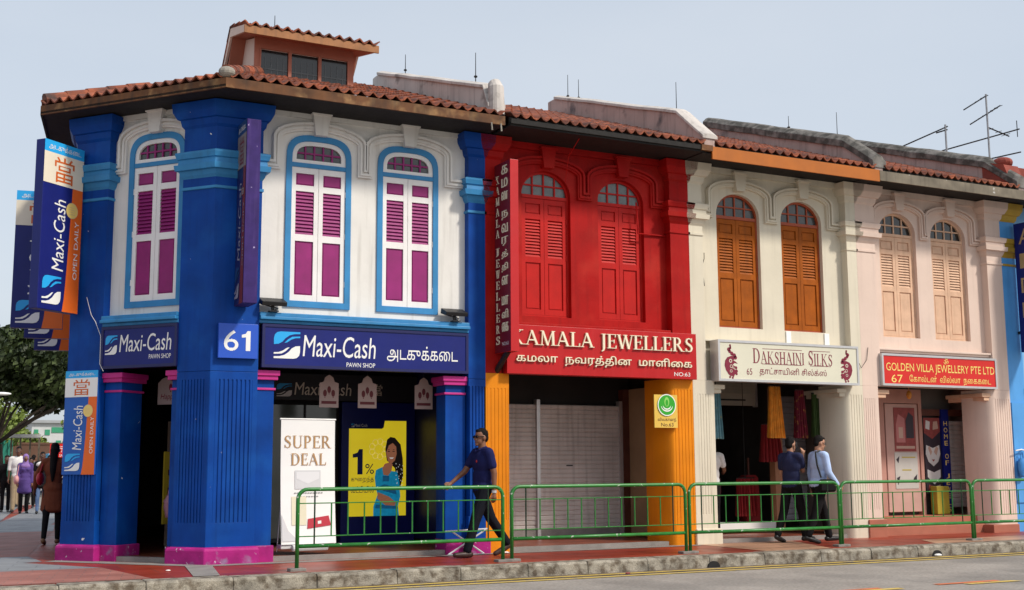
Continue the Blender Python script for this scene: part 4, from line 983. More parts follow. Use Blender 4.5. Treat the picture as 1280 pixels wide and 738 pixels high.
# ------------------------------------------------------------ upright projecting signs
DIMB = mat('shaded_sign_blue', (.012, .05, .16), .5); DIMG = mat('shaded_sign_grey', (.20, .17, .17), .5); DIMO = mat('shaded_sign_maroon', (.15, .018, .02), .5); DIMW = mat('shaded_sign_lettering', (.26, .25, .32), .5)  # darkened copies of the print colours, shade of the left face painted in
def banner_face(t, fr, w, h, v, panel, top='அடகுக்கைட', open_=True, dim=False):
    """layout of the pawn shop's upright sign, u 0..w left to right, z 0..h"""
    mb = MB()
    flat(mb, fr, [(.0, h*.93), (w, h*.93), (w, h), (0, h)], v, 0)
    flat(mb, fr, [(.0, h*.745), (w, h*.745), (w, h*.93), (0, h*.93)], v, 1)
    edge = [(w*(.60+.14*(i/10)**.6), h*.745*i/10) for i in range(11)]
    flat(mb, fr, [(w, 0)]+[(w, h*.745)]+edge[::-1], v, 2)
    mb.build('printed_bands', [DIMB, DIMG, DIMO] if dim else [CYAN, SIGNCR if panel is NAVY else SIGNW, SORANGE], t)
    write(t, top, fr, w*.10, w*.92, h*.945, h*.985, v-.002, SIGNW, bold=.008, rows=16)
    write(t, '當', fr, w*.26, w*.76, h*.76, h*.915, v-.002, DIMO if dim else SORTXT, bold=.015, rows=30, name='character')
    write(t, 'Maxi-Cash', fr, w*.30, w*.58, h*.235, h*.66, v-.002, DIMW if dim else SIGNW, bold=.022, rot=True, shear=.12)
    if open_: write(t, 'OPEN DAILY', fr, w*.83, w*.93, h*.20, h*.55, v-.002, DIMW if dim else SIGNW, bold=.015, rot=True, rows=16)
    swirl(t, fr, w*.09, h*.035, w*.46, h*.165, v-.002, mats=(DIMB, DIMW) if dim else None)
    mb = MB(); disc(mb, fr, w*.74, h*.61, w*.15, v-.003, 0, 24); disc(mb, fr, w*.74, h*.61, w*.15, v-.0035, 1, 24, w*.135)
    for i in range(4): mb.add([fr(w*(.65+.02*(i % 2)), v-.0038, h*.585+i*h*.014), fr(w*(.83-.02*(i % 2)), v-.0038, h*.585+i*h*.014), fr(w*(.83-.02*(i % 2)), v-.0038, h*.590+i*h*.014), fr(w*(.65+.02*(i % 2)), v-.0038, h*.590+i*h*.014)], 1)
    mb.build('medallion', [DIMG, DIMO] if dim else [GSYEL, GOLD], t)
def upright(origin, udir, vdir, w, h, d, label, group=None, face=True, arm=True):
    fr = Frame(origin, udir, vdir)
    t = thing('projecting_sign', Vector(origin), label, 'sign', group)
    mb = MB(); mb.box(fr, 0, w, 0, d, 0, h); mb.build('box', NAVY, t, bevel=.006)
    if face: banner_face(t, fr, w, h, -.003, NAVY)
    if arm:
        mb = MB()
        for f in (.22, .78): mb.box(fr, w, w+.22, d*.35, d*.65, h*f, h*f+.06); mb.box(fr, w+.16, w+.22, d*.2, d*.8, h*f-.05, h*f+.11)
        mb.build('wall_bracket', IRON, t)
    return t
sg = 'pawn shop projecting signs on the side street'
o1 = CC+CD*2.20+CN*.80
upright((o1.x, o1.y, 3.32), -CN, CD, .74, 2.30, .15, 'large navy and orange upright pawn shop sign projecting from the chamfer pier')
for tt, z, w, lab in ((3.6, 3.52, .80, 'second navy upright sign down the side street partly behind the large one'), (6.2, 3.62, .80, 'third navy upright sign down the side street with only its emblem showing'), (8.6, 3.62, .80, 'farthest navy upright sign down the side street lowest in view')):
    o = A0+SIDE_E*tt+ns*(w+.30)
    upright((o.x, o.y, z), -ns, SIDE_E, w, 2.3, .15, lab, sg)
# upright sign on the corner pier: broad purple edge towards the road, printed side to the left, its shade put into the colours
t = thing('projecting_sign', (4.1, 15.36, 3.32), 'upright sign with a faded purple edge on the corner pier', 'sign')
fr = Frame((4.0, F-.03, 3.32), (0, -1), (1, 0))
mb = MB(); mb.box(fr, 0, .43, .002, .19, .0, 2.44); mb.build('box', PURPLE, t, bevel=.006)
mb = MB(); flat(mb, fr, [(.01, .01), (.42, .01), (.42, 2.43), (.01, 2.43)], 0.0); mb.build('face', NAVYD, t)
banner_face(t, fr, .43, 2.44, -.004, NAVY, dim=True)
mb = MB(); mb.box(MAIN, 4.07, 4.13, -.03, .0, 3.6, 3.7); mb.box(MAIN, 4.07, 4.13, -.03, .0, 5.3, 5.4); mb.build('wall_bracket', IRON, t)
# flat banner on the chamfer pier
t = thing('pier_banner', CHAM(.02, -.02, 1.14), 'flat blue and orange pawn shop banner fixed to the chamfer pier', 'banner')
fr = Frame(CHAM(.005, -.03, 1.14), CHAM.u, CHAM.v)
mb = MB(); mb.box(fr, 0, .56, 0, .028, 0, 1.40); mb.build('board', mat('banner_blue', (.012, .10, .42), .4, .04), t)
banner_face(t, fr, .56, 1.40, -.003, None)
# jewellers' upright sign
t = thing('projecting_sign', (7.9, 15.35, 2.83), 'red upright jewellers sign with stacked cream letters beside the red wall', 'sign')
fr = Frame((7.85, F+.10, 2.84), (0, -1), (1, 0)); L = .60
mb = MB(); mb.box(fr, 0, L, .0, .135, 0, 2.80); mb.build('box', SREDL, t, bevel=.004)
mb = MB(); flat(mb, fr, [(.004, .004), (L-.004, .004), (L-.004, 2.796), (.004, 2.796)], -.002); mb.build('face', SREDD, t)
mb = MB(); z = 2.62
for ch in 'KAMALA JEWELLERS':
    if ch == ' ': z -= .11; continue
    lettering(mb, serif_contours(ch), fr, .15, .26, z-.12, z, -.003, .008, 20); z -= .162
mb.build('lettering', CREAML, t)
mb = MB(); z = 2.74
for ch in ('க', 'ம', 'லா', ' ', 'ந', 'வ', 'ர', 'த்', 'தி', 'ன', ' ', 'மா', 'ளி', 'ைக'):
    if ch == ' ': z -= .10; continue
    lettering(mb, font_contours(ch, .012), fr, .34, .53, z-.13, z, -.003, .010, 22); z -= .192
mb.build('tamil_lettering', CREAML, t)
write(t, 'NO:63', fr, .33, .53, .10, .15, -.003, SIGNW, bold=.03, rows=12)
mb = MB()
for z in (.05, 2.55): mb.box(fr, -.12, 0, .03, .1, z, z+.06)
mb.tube([(7.88, 15.9, 2.55), (7.90, 15.50, 2.86)], .045, 8)
mb.build('wall_bracket', IRON, t)
# neighbour's upright sign at the right edge
t = thing('projecting_sign', (18.9, 15.5, 3.3), 'dark blue upright sign with beige letters at the right edge', 'sign')
fr = Frame((18.72, F-.08, 3.27), (0, -1), (1, 0))
mb = MB(); mb.box(fr, 0, .75, 0, .16, 0, 2.42); mb.build('box', NAVY, t, bevel=.005)
mb = MB()
for i, ch in enumerate('AIDE'): lettering(mb, font_contours(ch, .03), fr, .10, .40, 2.02-i*.46, 2.30-i*.46, -.003, .0, 22)
mb.build('lettering', mat('dull_gold_lettering', (.42, .30, .14), .5), t)
mb = MB(); mb.box(fr, -.1, 0, .05, .1, .35, .40); mb.box(fr, -.1, 0, .05, .1, 2.0, 2.05); mb.build('wall_bracket', IRON, t)
# badge on the orange pier
t = thing('shop_badge', (10.88, 15.9, 1.8), 'yellow badge board with a green round emblem on the orange pier', 'sign')
fr = Frame((10.565, F-.045, 1.80), (1, 0)); w, h = .43, .51
mb = MB(); mb.box(fr, 0, w, 0, .02, 0, h); mb.build('board', mat('badge_yellow', (.72, .47, .08), .45, .05), t)
mb = MB(); c = (.225, .35)
disc(mb, fr, *c, .17, -.012, 0); disc(mb, fr, *c, .17, -.013, 1, 28, .155)
for k, (a, b, r, q) in enumerate(((.225, .40, .045, .075), (.225, .385, .025, .05))): disc(mb, fr, a, b, r, -.0135-.001*k, 2 if k == 0 else 0, 16, None, q)
for r in (.11, .075): 
    P = [(c[0]+r*math.cos(a), c[1]-.01+r*.85*math.sin(a)) for a in [math.pi*(1.08+.84*i/10) for i in range(11)]]
    for a, b in zip(P[:-1], P[1:]): mb.add([fr(a[0], -.0145, a[1]), fr(b[0], -.0145, b[1]), fr(b[0], -.0145, b[1]+.02), fr(a[0], -.0145, a[1]+.02)], 1)
mb.slab(fr, [(c[0]+.17*math.cos(2*math.pi*i/24), c[1]+.17*math.sin(2*math.pi*i/24)) for i in range(24)], -.0119, -.0002, 0)
mb.build('emblem', [mat('badge_green', (.03, .36, .02), .4, .1), SIGNW, mat('badge_light_green', (.25, .62, .12), .4, .05)], t)
write(t, 'விவகானந்', fr, .06, .40, .085, .155, -.002, BROWN, bold=.02, rows=14)
write(t, 'No.63', fr, .12, .35, .02, .075, -.002, BROWN, bold=.03, rows=12)

# ------------------------------------------------------------ floodlights over the corner shop sign
def floodlight(u, label):
    t = thing('floodlight', MAIN(u, -.02, 3.27), label, 'floodlight', 'floodlights over the pawn shop sign')
    mb = MB(); q = [(-.12, 3.345), (-.14, 3.40), (.06, 3.475), (.08, 3.40)]
    mb.solid([MAIN(u-.17, y, z) for y, z in q], [MAIN(u+.17, y, z) for y, z in q]); mb.build('lamp_housing', IRON, t, bevel=.008)
    mb = MB(); mb.box(MAIN, u-.02, u+.02, -.05, -.02, 3.27, 3.38); mb.box(MAIN, u-.06, u+.06, -.12, -.02, 3.27, 3.285); mb.build('stand', IRON, t)
    mb = MB(); mb.tube([MAIN(u-.04+.12*math.sin(k*.9), -.03-.03*math.cos(k), 3.285+.02*k) for k in range(7)], .008, 6); mb.build('cable', IRON, t)
floodlight(4.52, 'flat black floodlight at the left end over the long navy sign')
floodlight(7.18, 'flat black floodlight at the right end over the long navy sign')

# ------------------------------------------------------------ shopfront things: corner shop
# recessed upper sign
t = board('inner_sign', MAIN, 4.9, 7.62, 2.25, 2.66, 2.38, 2.46, mat('dim_sign_panel', (.02, .02, .025), .5, .05), 'dark recessed pawn shop sign inside the walkway over the glass')
swirl(t, MAIN, 5.30, 2.30, .24, .20, 2.377); write(t, 'Maxi-Cash', MAIN, 5.58, 6.50, 2.33, 2.52, 2.377, SIGNCR, bold=.02, shear=.12); write(t, '大當', MAIN, 6.65, 7.02, 2.34, 2.52, 2.377, SIGNCR, bold=.015)
# poster with a woman; emission added to its print colours
def lit(m, e):
    b = m.node_tree.nodes['Principled BSDF']; i = b.inputs['Base Color']
    if i.is_linked: m.node_tree.links.new(i.links[0].from_socket, b.inputs['Emission Color'])
    else: b.inputs['Emission Color'].default_value = i.default_value
    b.inputs['Emission Strength'].default_value = e; return m
t = thing('poster', MAIN(6.98, 2.45, .46), 'yellow advertising poster with a woman in a blue sari', 'poster')
fr = Frame(MAIN(6.50, 2.452, .46), (1, 0)); w, h = .965, 1.49
mb = MB(); flat(mb, fr, [(0, 0), (w, 0), (w, h), (w*.62, h), (w*.60, h*.93), (w*.57, h*.915), (0, h*.915)], 0); mb.build('sheet', lit(YELLOW, .42), t)
mb = MB(); sk, hr, sa, sb, wt = 0, 1, 2, 3, 4
def pf(pts, v, m): flat(mb, fr, [(a*w, b*h) for a, b in pts], v, m)
pf([(.66, .80), (.72, .83), (.80, .82), (.90, .75), (.94, .60), (.95, .42), (.90, .30), (.84, .36), (.80, .50), (.66, .58), (.63, .70)], -.002, hr)
pf([(.43, 0), (.43, .10), (.50, .22), (.47, .30), (.45, .40), (.47, .48), (.58, .51), (.72, .47), (.84, .46), (.88, .36), (.90, .20), (.86, .10), (.88, 0)], -.003, sa)
pf([(.50, .25), (.70, .20), (.82, .14), (.80, .08), (.66, .10), (.50, .18)], -.004, sk)
pf([(.50, .30), (.62, .33), (.80, .30), (.84, .22), (.60, .26)], -.0045, sb); pf([(.47, .12), (.86, .10), (.86, .07), (.46, .08)], -.0045, sb)
pf([(.645, .66), (.66, .74), (.74, .775), (.82, .74), (.83, .65), (.80, .58), (.74, .545), (.68, .57)], -.005, sk)
pf([(.64, .66), (.645, .75), (.72, .82), (.80, .80), (.85, .70), (.83, .72), (.76, .765), (.69, .74), (.66, .69)], -.006, hr)
pf([(.60, .43), (.58, .50), (.62, .545), (.70, .56), (.76, .54), (.74, .47), (.68, .42)], -.0065, sk)
pf([(.585, .36), (.70, .36), (.70, .42), (.585, .42)], -.007, sb)
pf([(.70, .612), (.78, .612), (.76, .598), (.72, .598)], -.007, wt)
for a in (.69, .775): pf([(a-.022, .672), (a+.022, .672), (a+.018, .680), (a-.018, .680)], -.007, hr); pf([(a-.026, .69), (a+.026, .692), (a, .698)], -.007, hr)
r4 = random.Random(4)
for i in range(26): disc(mb, fr, w*(.88+.06*math.sin(i*1.7)), h*(.27+.011*i), .008, -.0075, wt, 6)
mb.build('woman_picture', [lit(q, .30) for q in (mat('print_skin', (.42, .16, .085), .5, .04), mat('print_hair', (.012, .008, .008), .5), mat('print_sari', (.01, .30, .52), .5, .15, 20), mat('print_sari_border', (.01, .12, .26), .5, .2, 20), mat('print_white', (.8, .8, .78), .5))], t)
mb = MB(); c0 = (w*.52, h*.70)
for k in range(9):
    a = k*2*math.pi/9; disc(mb, fr, c0[0]+.12*math.cos(a), c0[1]+.12*math.sin(a), .05, -.0008, 0, 14, .042)
mb.build('flower_print', lit(mat('print_pale_yellow', (.72, .60, .18), .5), .42), t)
NB = mat('print_navy', (.008, .02, .16), .45)
mb = MB(); flat(mb, fr, one(.06, h*.435, .20, h*.265), -.003); mb.build('lettering', NB, t); write(t, '%', fr, .275, .42, h*.44, h*.545, -.003, NB, bold=.03)
write(t, 'குைறந்த', fr, .04, .42, h*.345, h*.415, -.003, NB, bold=.03, rows=22); write(t, 'வட்டியில்', fr, .04, .42, h*.245, h*.315, -.003, NB, bold=.03, rows=22)
write(t, 'Maxi Cash', fr, .09, .30, h*.935, h*.965, -.001, SIGNW, bold=.015, rows=12, name='header_lettering')
swirl(t, fr, .035, h*.93, .05, .055, -.001)
# roll-up banner stand
t = thing('banner_stand', (5.17, 16.25, .1), 'white roll up banner stand reading super deal behind the first railing', 'banner stand')
fr = Frame((4.785, 16.20, .1), (.995, .06)); w, h = .78, 1.66
mb = MB(); P = []
for i in range(9):
    f = i/8; P.append((f*h+.10, -.10*(1-f)**2.2-.02))
mb.grid([[fr(u, y, z) for z, y in P] for u in (0, w)], 0); mb.grid([[fr(u, y+.006, z) for z, y in P] for u in (0, w)], 0)
mb.build('banner', mat('banner_vinyl', (.82, .81, .79), .4, .03, 2), t)
mb = MB(); mb.box(fr, .0, w, -.10, .06, .04, .10); mb.tube([fr(.15, -.13, .05), fr(w-.13, -.13, .05)], .045, 10); mb.box(fr, -.02, w+.02, -.02, .0, h+.10, h+.125); mb.build('base', mat('silver_plastic', (.62, .62, .61), .35, .05), t, bevel=.01)
mb = MB(); mb.tube([fr(w/2, .04, .06), fr(w/2, .02, h+.1)], .012, 8); mb.tube([fr(.0, .05, .0), fr(.08, .04, 1.3)], .008, 6); mb.build('pole', ALU, t)
TAN = mat('tan_print', (.42, .24, .10), .5); v = -.0245
write(t, 'SUPER', fr, .05, .73, 1.38, 1.55, -.030, TAN, serif=True); write(t, 'DEAL', fr, .14, .65, 1.15, 1.31, -.040, TAN, serif=True)
def bv(z): return -.10*(1-min(1, max(0, (z-.10)/h)))**2.2-.02
def curved(mb, pts, k, mi):
    P = [Vector((a, b, 0)) for a, b in pts]
    for q in tessellate_polygon([P]): mb.add([fr(pts[i][0], bv(pts[i][1])-.007-k*.0015, pts[i][1]) for i in q], mi)
def rows(u0, u1, z0, z1, k, mi, n=5):
    for i in range(n): a, b = z0+(z1-z0)*i/n, z0+(z1-z0)*(i+1)/n; curved(mb, [(u0, a), (u1, a), (u1, b), (u0, b)], k, mi)
mb = MB(); rows(.20, .57, .83, 1.08, 0, 0); curved(mb, [(.22, .97), (.385, .90), (.55, .97), (.55, 1.06), (.22, 1.06)], 1, 1)
rows(.15, .36, .35, .73, 0, 2); curved(mb, [(.37, .30), (.71, .34), (.68, .47), (.38, .43)], 1, 3); curved(mb, [(.52, .36), (.57, .365), (.57, .405), (.52, .40)], 3, 4)
curved(mb, [(.01, .14), (.25, .14), (.10, .28), (.01, .50)], 0, 0)
mb.build('printed_pictures', [mat('print_grey', (.60, .60, .61), .5, .03), mat('print_light_grey', (.70, .70, .71), .5, .02), mat('print_cream', (.72, .67, .50), .5, .03), mat('print_red', (.46, .03, .05), .5, .05), SIGNW], t)
mb = MB()
for i, (a, b) in enumerate(((.19, .58), (.24, .52))): 
    x = a; 
    while x < b: mb.add([*[fr(x+dx, bv(.77)-.008, zz) for dx, zz in ((0, .77-.05*i), (.028, .77-.05*i), (.028, .785-.05*i), (0, .785-.05*i))]]); x += .038
mb.build('small_print', mat('print_grey_text', (.35, .35, .35), .5), t)
# hanging festival pennants
for i, (u, lab) in enumerate(((5.53, 'left hanging festival pennant inside the corner shop walkway'), (6.10, 'middle hanging festival pennant inside the corner shop walkway'), (6.97, 'right hanging festival pennant inside the corner shop walkway'))):
    t = thing('hanging_pennant', MAIN(u, .58, 2.05), lab, 'pennant', 'festival pennants hung in the walkway')
    fr = Frame(MAIN(u-.14, .58, 2.05), (1, 0)); mb = MB()
    P = [(0, 0), (.28, 0), (.28, .34), (.22, .36), (.20, .42), (.14, .46), (.08, .42), (.06, .36), (0, .34)]
    mb.slab(fr, P, 0, .006); mb.build('card', mat('pennant_card', (.40, .29, .26), .7, .08), t)
    mb = MB(); mb.tube([fr(.14, .003, .45), fr(.14, .003, .74)], .004, 5); mb.build('string', IRON, t)
    mb = MB()
    for du, dz in ((.08, .20), (.14, .25), (.20, .20)): disc(mb, fr, du, dz, .028, -.002, 0, 12, None, .05); disc(mb, fr, du, dz-.06, .008, -.002, 0, 8)
    mb.add([fr(.03, -.002, .05), fr(.25, -.002, .05), fr(.25, -.002, .09), fr(.03, -.002, .09)], 0)
    mb.build('lamp_print', mat('pennant_print', (.12, .015, .02), .6), t)
# doorway board, bag, yellow panel
t = thing('doorway_board', CHAM(1.28, .8, 2.1), 'pale scalloped festival greeting board hung inside the corner doorway', 'sign')
fr = Frame(CHAM(.90, .80, 2.10), CHAM.u, CHAM.v); mb = MB(); P = [(0, 0), (.80, 0), (.80, .30)]+[(.8-.8*i/12, .30+.08*abs(math.sin(i*math.pi/4))) for i in range(1, 12)]+[(0, .30)]
mb.slab(fr, P, 0, .01); mb.build('board', mat('greeting_board', (.42, .34, .32), .7, .05), t)
write(t, 'Happy Deepavali', fr, .05, .75, .05, .15, -.002, MAROON, bold=.01, shear=.25, rows=16)
mb = MB()
for du in (.22, .42, .62): disc(mb, fr, du, .24, .03, -.002, 0, 10, None, .05); disc(mb, fr, du, .18, .012, -.002, 0, 8)
mb.build('lamp_print', MAROON, t)
mb = MB(); fr = Frame((3.52, 17.5, .2), (.9, .43)); mb.box(fr, 0, .42, 0, .03, .25, 1.25)
for i in range(3): mb.box(fr, .06, .36, -.004, 0, .42+.25*i, .50+.25*i, 1)
tag(mb.build('wall_notice', [YELD, BROWN]), 'dull yellow notice board on the wall inside the corner doorway', 'notice')
def bag(loc, w, h, m, label, name='carrier_bag', hang=.12):
    t = thing(name, loc, label, 'bag'); mb = MB(); r5 = random.Random(int(loc[0]*100)); rows = []
    for i in range(9):
        f = i/8; s = (.75+.3*math.sin(f*2.4))*(1-.55*max(0, f-.75)*4*.6)
        rows.append([(loc[0]+w/2*s*math.cos(a)*(1+.1*r5.uniform(-1, 1)), loc[1]+w*.3*s*math.sin(a)*(1+.15*r5.uniform(-1, 1)), loc[2]+h*f) for a in [2*math.pi*k/12 for k in range(12)]])
    b = mb.grid(rows, 0, True); mb.f.append(tuple(range(b, b+12))[::-1]); mb.m.append(0); mb.build('bag_body', m, t, smooth=True)
    mb = MB()
    for s in (-1, 1): mb.tube([(loc[0]+s*w*.22, loc[1], loc[2]+h*.97), (loc[0]+s*w*.14, loc[1], loc[2]+h+hang*.6), (loc[0]+s*.01, loc[1], loc[2]+h+hang)], .008, 5)
    mb.build('handle', m, t); return t
p = CHAM(1.22, .75, .55); bag((p.x, p.y, .55), .17, .30, mat('pink_bag_plastic', (.40, .19, .25), .35, .1), 'pinkish plastic bag hanging in the dark corner doorway')
p = MAIN(11.18, .95, 1.0); bag((p.x, p.y, 1.02), .20, .26, mat('white_bag_plastic', (.62, .60, .56), .35, .1, c2=(.45, .35, .03), c2t=(.6, .62)), 'whitish plastic bag hanging by the orange pier at the red shop')
p = MAIN(18.50, -.10, .9); bag((18.56, F-.08, .98), .18, .34, mat('blue_bag_plastic', (.05, .25, .62), .35, .2, 10), 'blue plastic bag hanging from a white hook beside the pale pink pier')
mb = MB(); mb.tube([(18.40, F-.09, 1.46), (18.56, F-.08, 1.48), (18.70, F-.06, 1.46)], .012, 6); mb.tube([(18.7, F-.06, 1.47), (18.7, F-.06, 1.2)], .012, 6); mb.tube([(18.56, F-.08, 1.48), (18.7, F+.02, 1.48)], .01, 6); tag(mb.build('wall_hook', SIGNW), 'white hook rail on the light blue pier holding a blue bag', 'hook')
# folded white wire stand by the blue pier
mb = MB(); mb.tube([(7.05, 15.7, .01), (7.62, 15.68, .34)], .012, 6); mb.tube([(7.60, 15.7, .01), (7.08, 15.68, .34)], .012, 6); mb.tube([(7.0, 15.69, .33), (7.66, 15.69, .35)], .012, 6); mb.tube([(7.1, 15.6, .012), (7.55, 15.6, .012)], .01, 6); mb.tube([(7.05, 15.7, .012), (7.1, 15.6, .012)], .01, 6)
tag(mb.build('wire_stand', mat('white_wire', (.6, .6, .62), .4)), 'low white wire stand at the foot of the blue pier behind the walking man', 'stand')

# ------------------------------------------------------------ cream shop goods
def cloth(name, x, y, w0, w1, z0, z1, m, label, folds=7, top=.02):
    mb = MB(); rows = []
    for i in range(9):
        f = i/8; w = w0+(w1-w0)*f; z = z1-(z1-z0)*f; r = []
        for k in range(folds*8+1):
            a = k/(folds*8); r.append((x-w/2+w*a, y-.035*(.4+f)*math.cos(a*folds*2*math.pi)+.01*math.sin(k*1.3), z-(.012*math.cos(a*folds*2*math.pi) if i == 8 else 0)))
        rows.append(r)
    mb.grid(rows); mb.grid([[(p[0], p[1]+.012, p[2]) for p in r] for r in rows])
    t = thing(name, (x, y, z0), label, 'cloth', 'saris hanging in the silk shop')
    mb.build('fabric', m, t, smooth=True)
    mb = MB(); mb.tube([(x-w0/2, y, z1), (x+w0/2, y, z1)], .012, 6); mb.tube([(x, y, z1), (x, y, 2.79)], .006, 5); mb.build('hanger', IRON, t)
cloth('hanging_sari', 13.44, 16.42, .22, .34, 1.68, 2.55, CLOTHG, 'golden yellow sari hanging at the front of the silk shop')
cloth('hanging_sari', 13.62, 16.80, .36, .50, 1.28, 1.92, CLOTHR, 'plain red sari hanging low behind the golden one', 6)
cloth('hanging_sari', 13.98, 16.42, .20, .28, 1.68, 2.50, CLOTHM, 'maroon and gold sari hanging beside the grey roller shutter', 5)
cloth('hanging_sari', 14.38, 16.45, .20, .26, 1.70, 2.45, CLOTHN, 'dark green sari hanging next to the rounded cream pier', 5)
cloth('hanging_sari', 12.22, 16.42, .14, .20, 1.66, 2.45, CLOTHB, 'pale blue sari hanging beside the fluted cream pier', 4)
cloth('hanging_sari', 13.45, 17.30, .40, .46, .35, 1.0, CLOTHR, 'red cloth hanging low on a rack behind the railing', 7)
t = thing('sign_panel', (13.05, 17.6, 2.3), 'slatted sign panel with a black arrow over the silk shop entrance', 'sign')
fr = Frame((12.55, 17.60, 2.28), (1, 0)); mb = MB(); mb.box(fr, 0, 1.42, 0, .06, 0, .50)
for i in range(5): mb.box(fr, .02, 1.30, -.02, 0, .20+i*.055, .225+i*.055)
mb.build('panel', mat('dim_cream_panel', (.36, .32, .26), .6, .08), t)
mb = MB(); flat(mb, fr, [(.45, .10), (.55, .15), (.55, .115), (1.2, .115), (1.2, .085), (.55, .085), (.55, .05)], -.003); mb.build('arrow', IRON, t)
mb = MB(); mb.box(fr, 1.42, 1.46, -.02, .08, -.02, .52); mb.build('rim', ALU, t)
# racks and counter in the dim shop
t = thing('clothes_rack', (12.7, 17.6, .1), 'dim metal garment rack with dark clothes inside the silk shop', 'rack')
mb = MB()
for x in (12.25, 13.1): mb.tube([(x, 17.6, .1), (x, 17.6, 1.25)], .016, 6)
mb.tube([(12.25, 17.6, 1.25), (13.1, 17.6, 1.25)], .016, 6); mb.tube([(12.25, 17.35, .11), (12.25, 17.85, .11)], .014, 6); mb.tube([(13.1, 17.35, .11), (13.1, 17.85, .11)], .014, 6); mb.build('frame', STEEL, t)
for i in range(9):
    mb = MB(); x = 12.32+i*.085; mb.ellipsoid((x, 17.6, .85), (.035, .2, .36), 10, 8); mb.build('garment', (CLOTHM, CLOTHN, CLOTHR, NAVYD)[i % 4], t)
t = thing('display_bolt', (13.7, 17.5, .1), 'tall red cloth display stand beside the silk shop doorway', 'display')
mb = MB(); mb.loft([(13.55, 17.4), (13.85, 17.4), (13.85, 17.65), (13.55, 17.65)], [(.1, .02), (.5, 0), (1.0, -.02), (1.05, -.05)]); mb.build('cloth_bolts', CLOTHR, t)
mb = MB(); mb.tube([(13.7, 17.52, 1.0), (13.7, 17.52, 1.35)], .02, 8); mb.build('post', BROWN, t)

# ------------------------------------------------------------ pink shop goods
fr = Frame((16.36, F+YP-.025, .36), (1, 0))
def poster(name, u0, u1, z0, z1, shapes, mats, label):
    t = thing(name, fr((u0+u1)/2, 0, z0), label, 'poster'); mb = MB(); mb.box(fr, u0, u1, -.004, .003, z0, z1); mb.build('sheet', mats[0], t)
    mb = MB()
    for k, (P, mi) in enumerate(shapes): flat(mb, fr, [(u0+a*(u1-u0), z0+b*(z1-z0)) for a, b in P], -.006-.0004*k, mi)
    mb.build('picture', mats, t); return t
PR = mat('poster_dull_red', (.26, .05, .045), .6, .2, 12); PG = mat('poster_grey', (.50, .48, .44), .5, .1); PD = mat('poster_dark', (.03, .02, .03), .5); PS = mat('poster_skin', (.50, .33, .26), .5); PL = mat('poster_light', (.62, .60, .58), .5); PP = mat('poster_pink', (.46, .16, .15), .5, .1)
poster('wall_poster', .14, .66, 1.10, 1.90, [([(.08, .2), (.5, .2), (.5, .75), (.2, .85), (.08, .6)], 1), ([(.55, .3), (.92, .3), (.92, .8), (.7, .9), (.55, .7)], 2), ([(.06, .06), (.94, .06), (.94, .12), (.06, .12)], 3), ([(.2, .3), (.4, .3), (.4, .55), (.2, .55)], 3)], [PR, PP, PD, PS], 'dull red poster at the top of the dusty pink door')
poster('wall_poster', .12, .68, .42, 1.08, [([(.05, .8), (.2, .9), (.15, .7)], 1), ([(.8, .3), (.95, .4), (.9, .15), (.75, .2)], 1), ([(.05, .3), (.2, .35), (.1, .1)], 1), ([(.3, .85), (.9, .85), (.9, .88), (.3, .88)], 2), ([(.3, .5), (.7, .5), (.7, .53), (.3, .53)], 2)], [PG, PD, YELD], 'pale grey floral poster in the middle of the pink door')
PJ = [([(.0, .8), (.5, .72), (1, .82), (1, 1), (0, 1)], 1), ([(.1, .86), (.35, .84), (.4, .95), (.15, .97)], 2), ([(.55, .84), (.9, .86), (.85, .96), (.6, .95)], 3), ([(.05, .52), (.2, .42), (.5, .36), (.8, .42), (.95, .52), (.9, .64), (.5, .60), (.1, .64)], 2), ([(.2, .60), (.35, .50), (.45, .55), (.3, .63)], 3), ([(.55, .55), (.7, .50), (.85, .60), (.7, .62)], 3), ([(.40, .45), (.6, .45), (.5, .42)], 4), ([(.1, .22), (.5, .12), (.9, .22), (.9, .32), (.5, .28), (.1, .32)], 2), ([(.1, .05), (.4, .02), (.45, .10), (.15, .12)], 1), ([(.55, .03), (.9, .05), (.85, .12), (.6, .1)], 3)]
poster('wall_poster', .87, 1.28, .32, 1.72, PJ, [PD, PR, PL, PS, PR], 'dark jewellery poster strip between the pink door and the blue lettered strip')
t = thing('lettered_strip', fr(1.36, -.02, .0), 'dark blue strip with yellow upright letters beside the roller shutter', 'sign')
mb = MB(); mb.box(fr, 1.29, 1.47, -.05, .0, .05, 1.88); mb.build('board', NAVY, t)
mb = MB(); z = 1.66
for ch in 'HOME OF JEWELS': 
    if ch != ' ': lettering(mb, font_contours(ch, .02), fr, 1.335, 1.425, z-.085, z, -.052, 0, 14)
    z -= .122
mb.build('lettering', GSYEL, t)
mb = MB(); mb.box(fr, .93, 1.24, -.19, -.03, -.05, .46); tag(mb.build('yellow_crate', mat('yellow_box_paint', (.33, .26, .025), .5, .2), bevel=.012), 'yellow box standing below the dark jewellery poster', 'box')
mb = MB(); mb.tube([fr(.30, -.25, 2.2), fr(.30, -.25, 2.42)], .006, 6); mb.ellipsoid(fr(.30, -.25, 2.12), (.05, .05, .08)); tag(mb.build('hanging_charm', mat('orange_charm', (.62, .26, .04), .5)), 'small orange charm hanging in the pink shop entrance', 'charm')

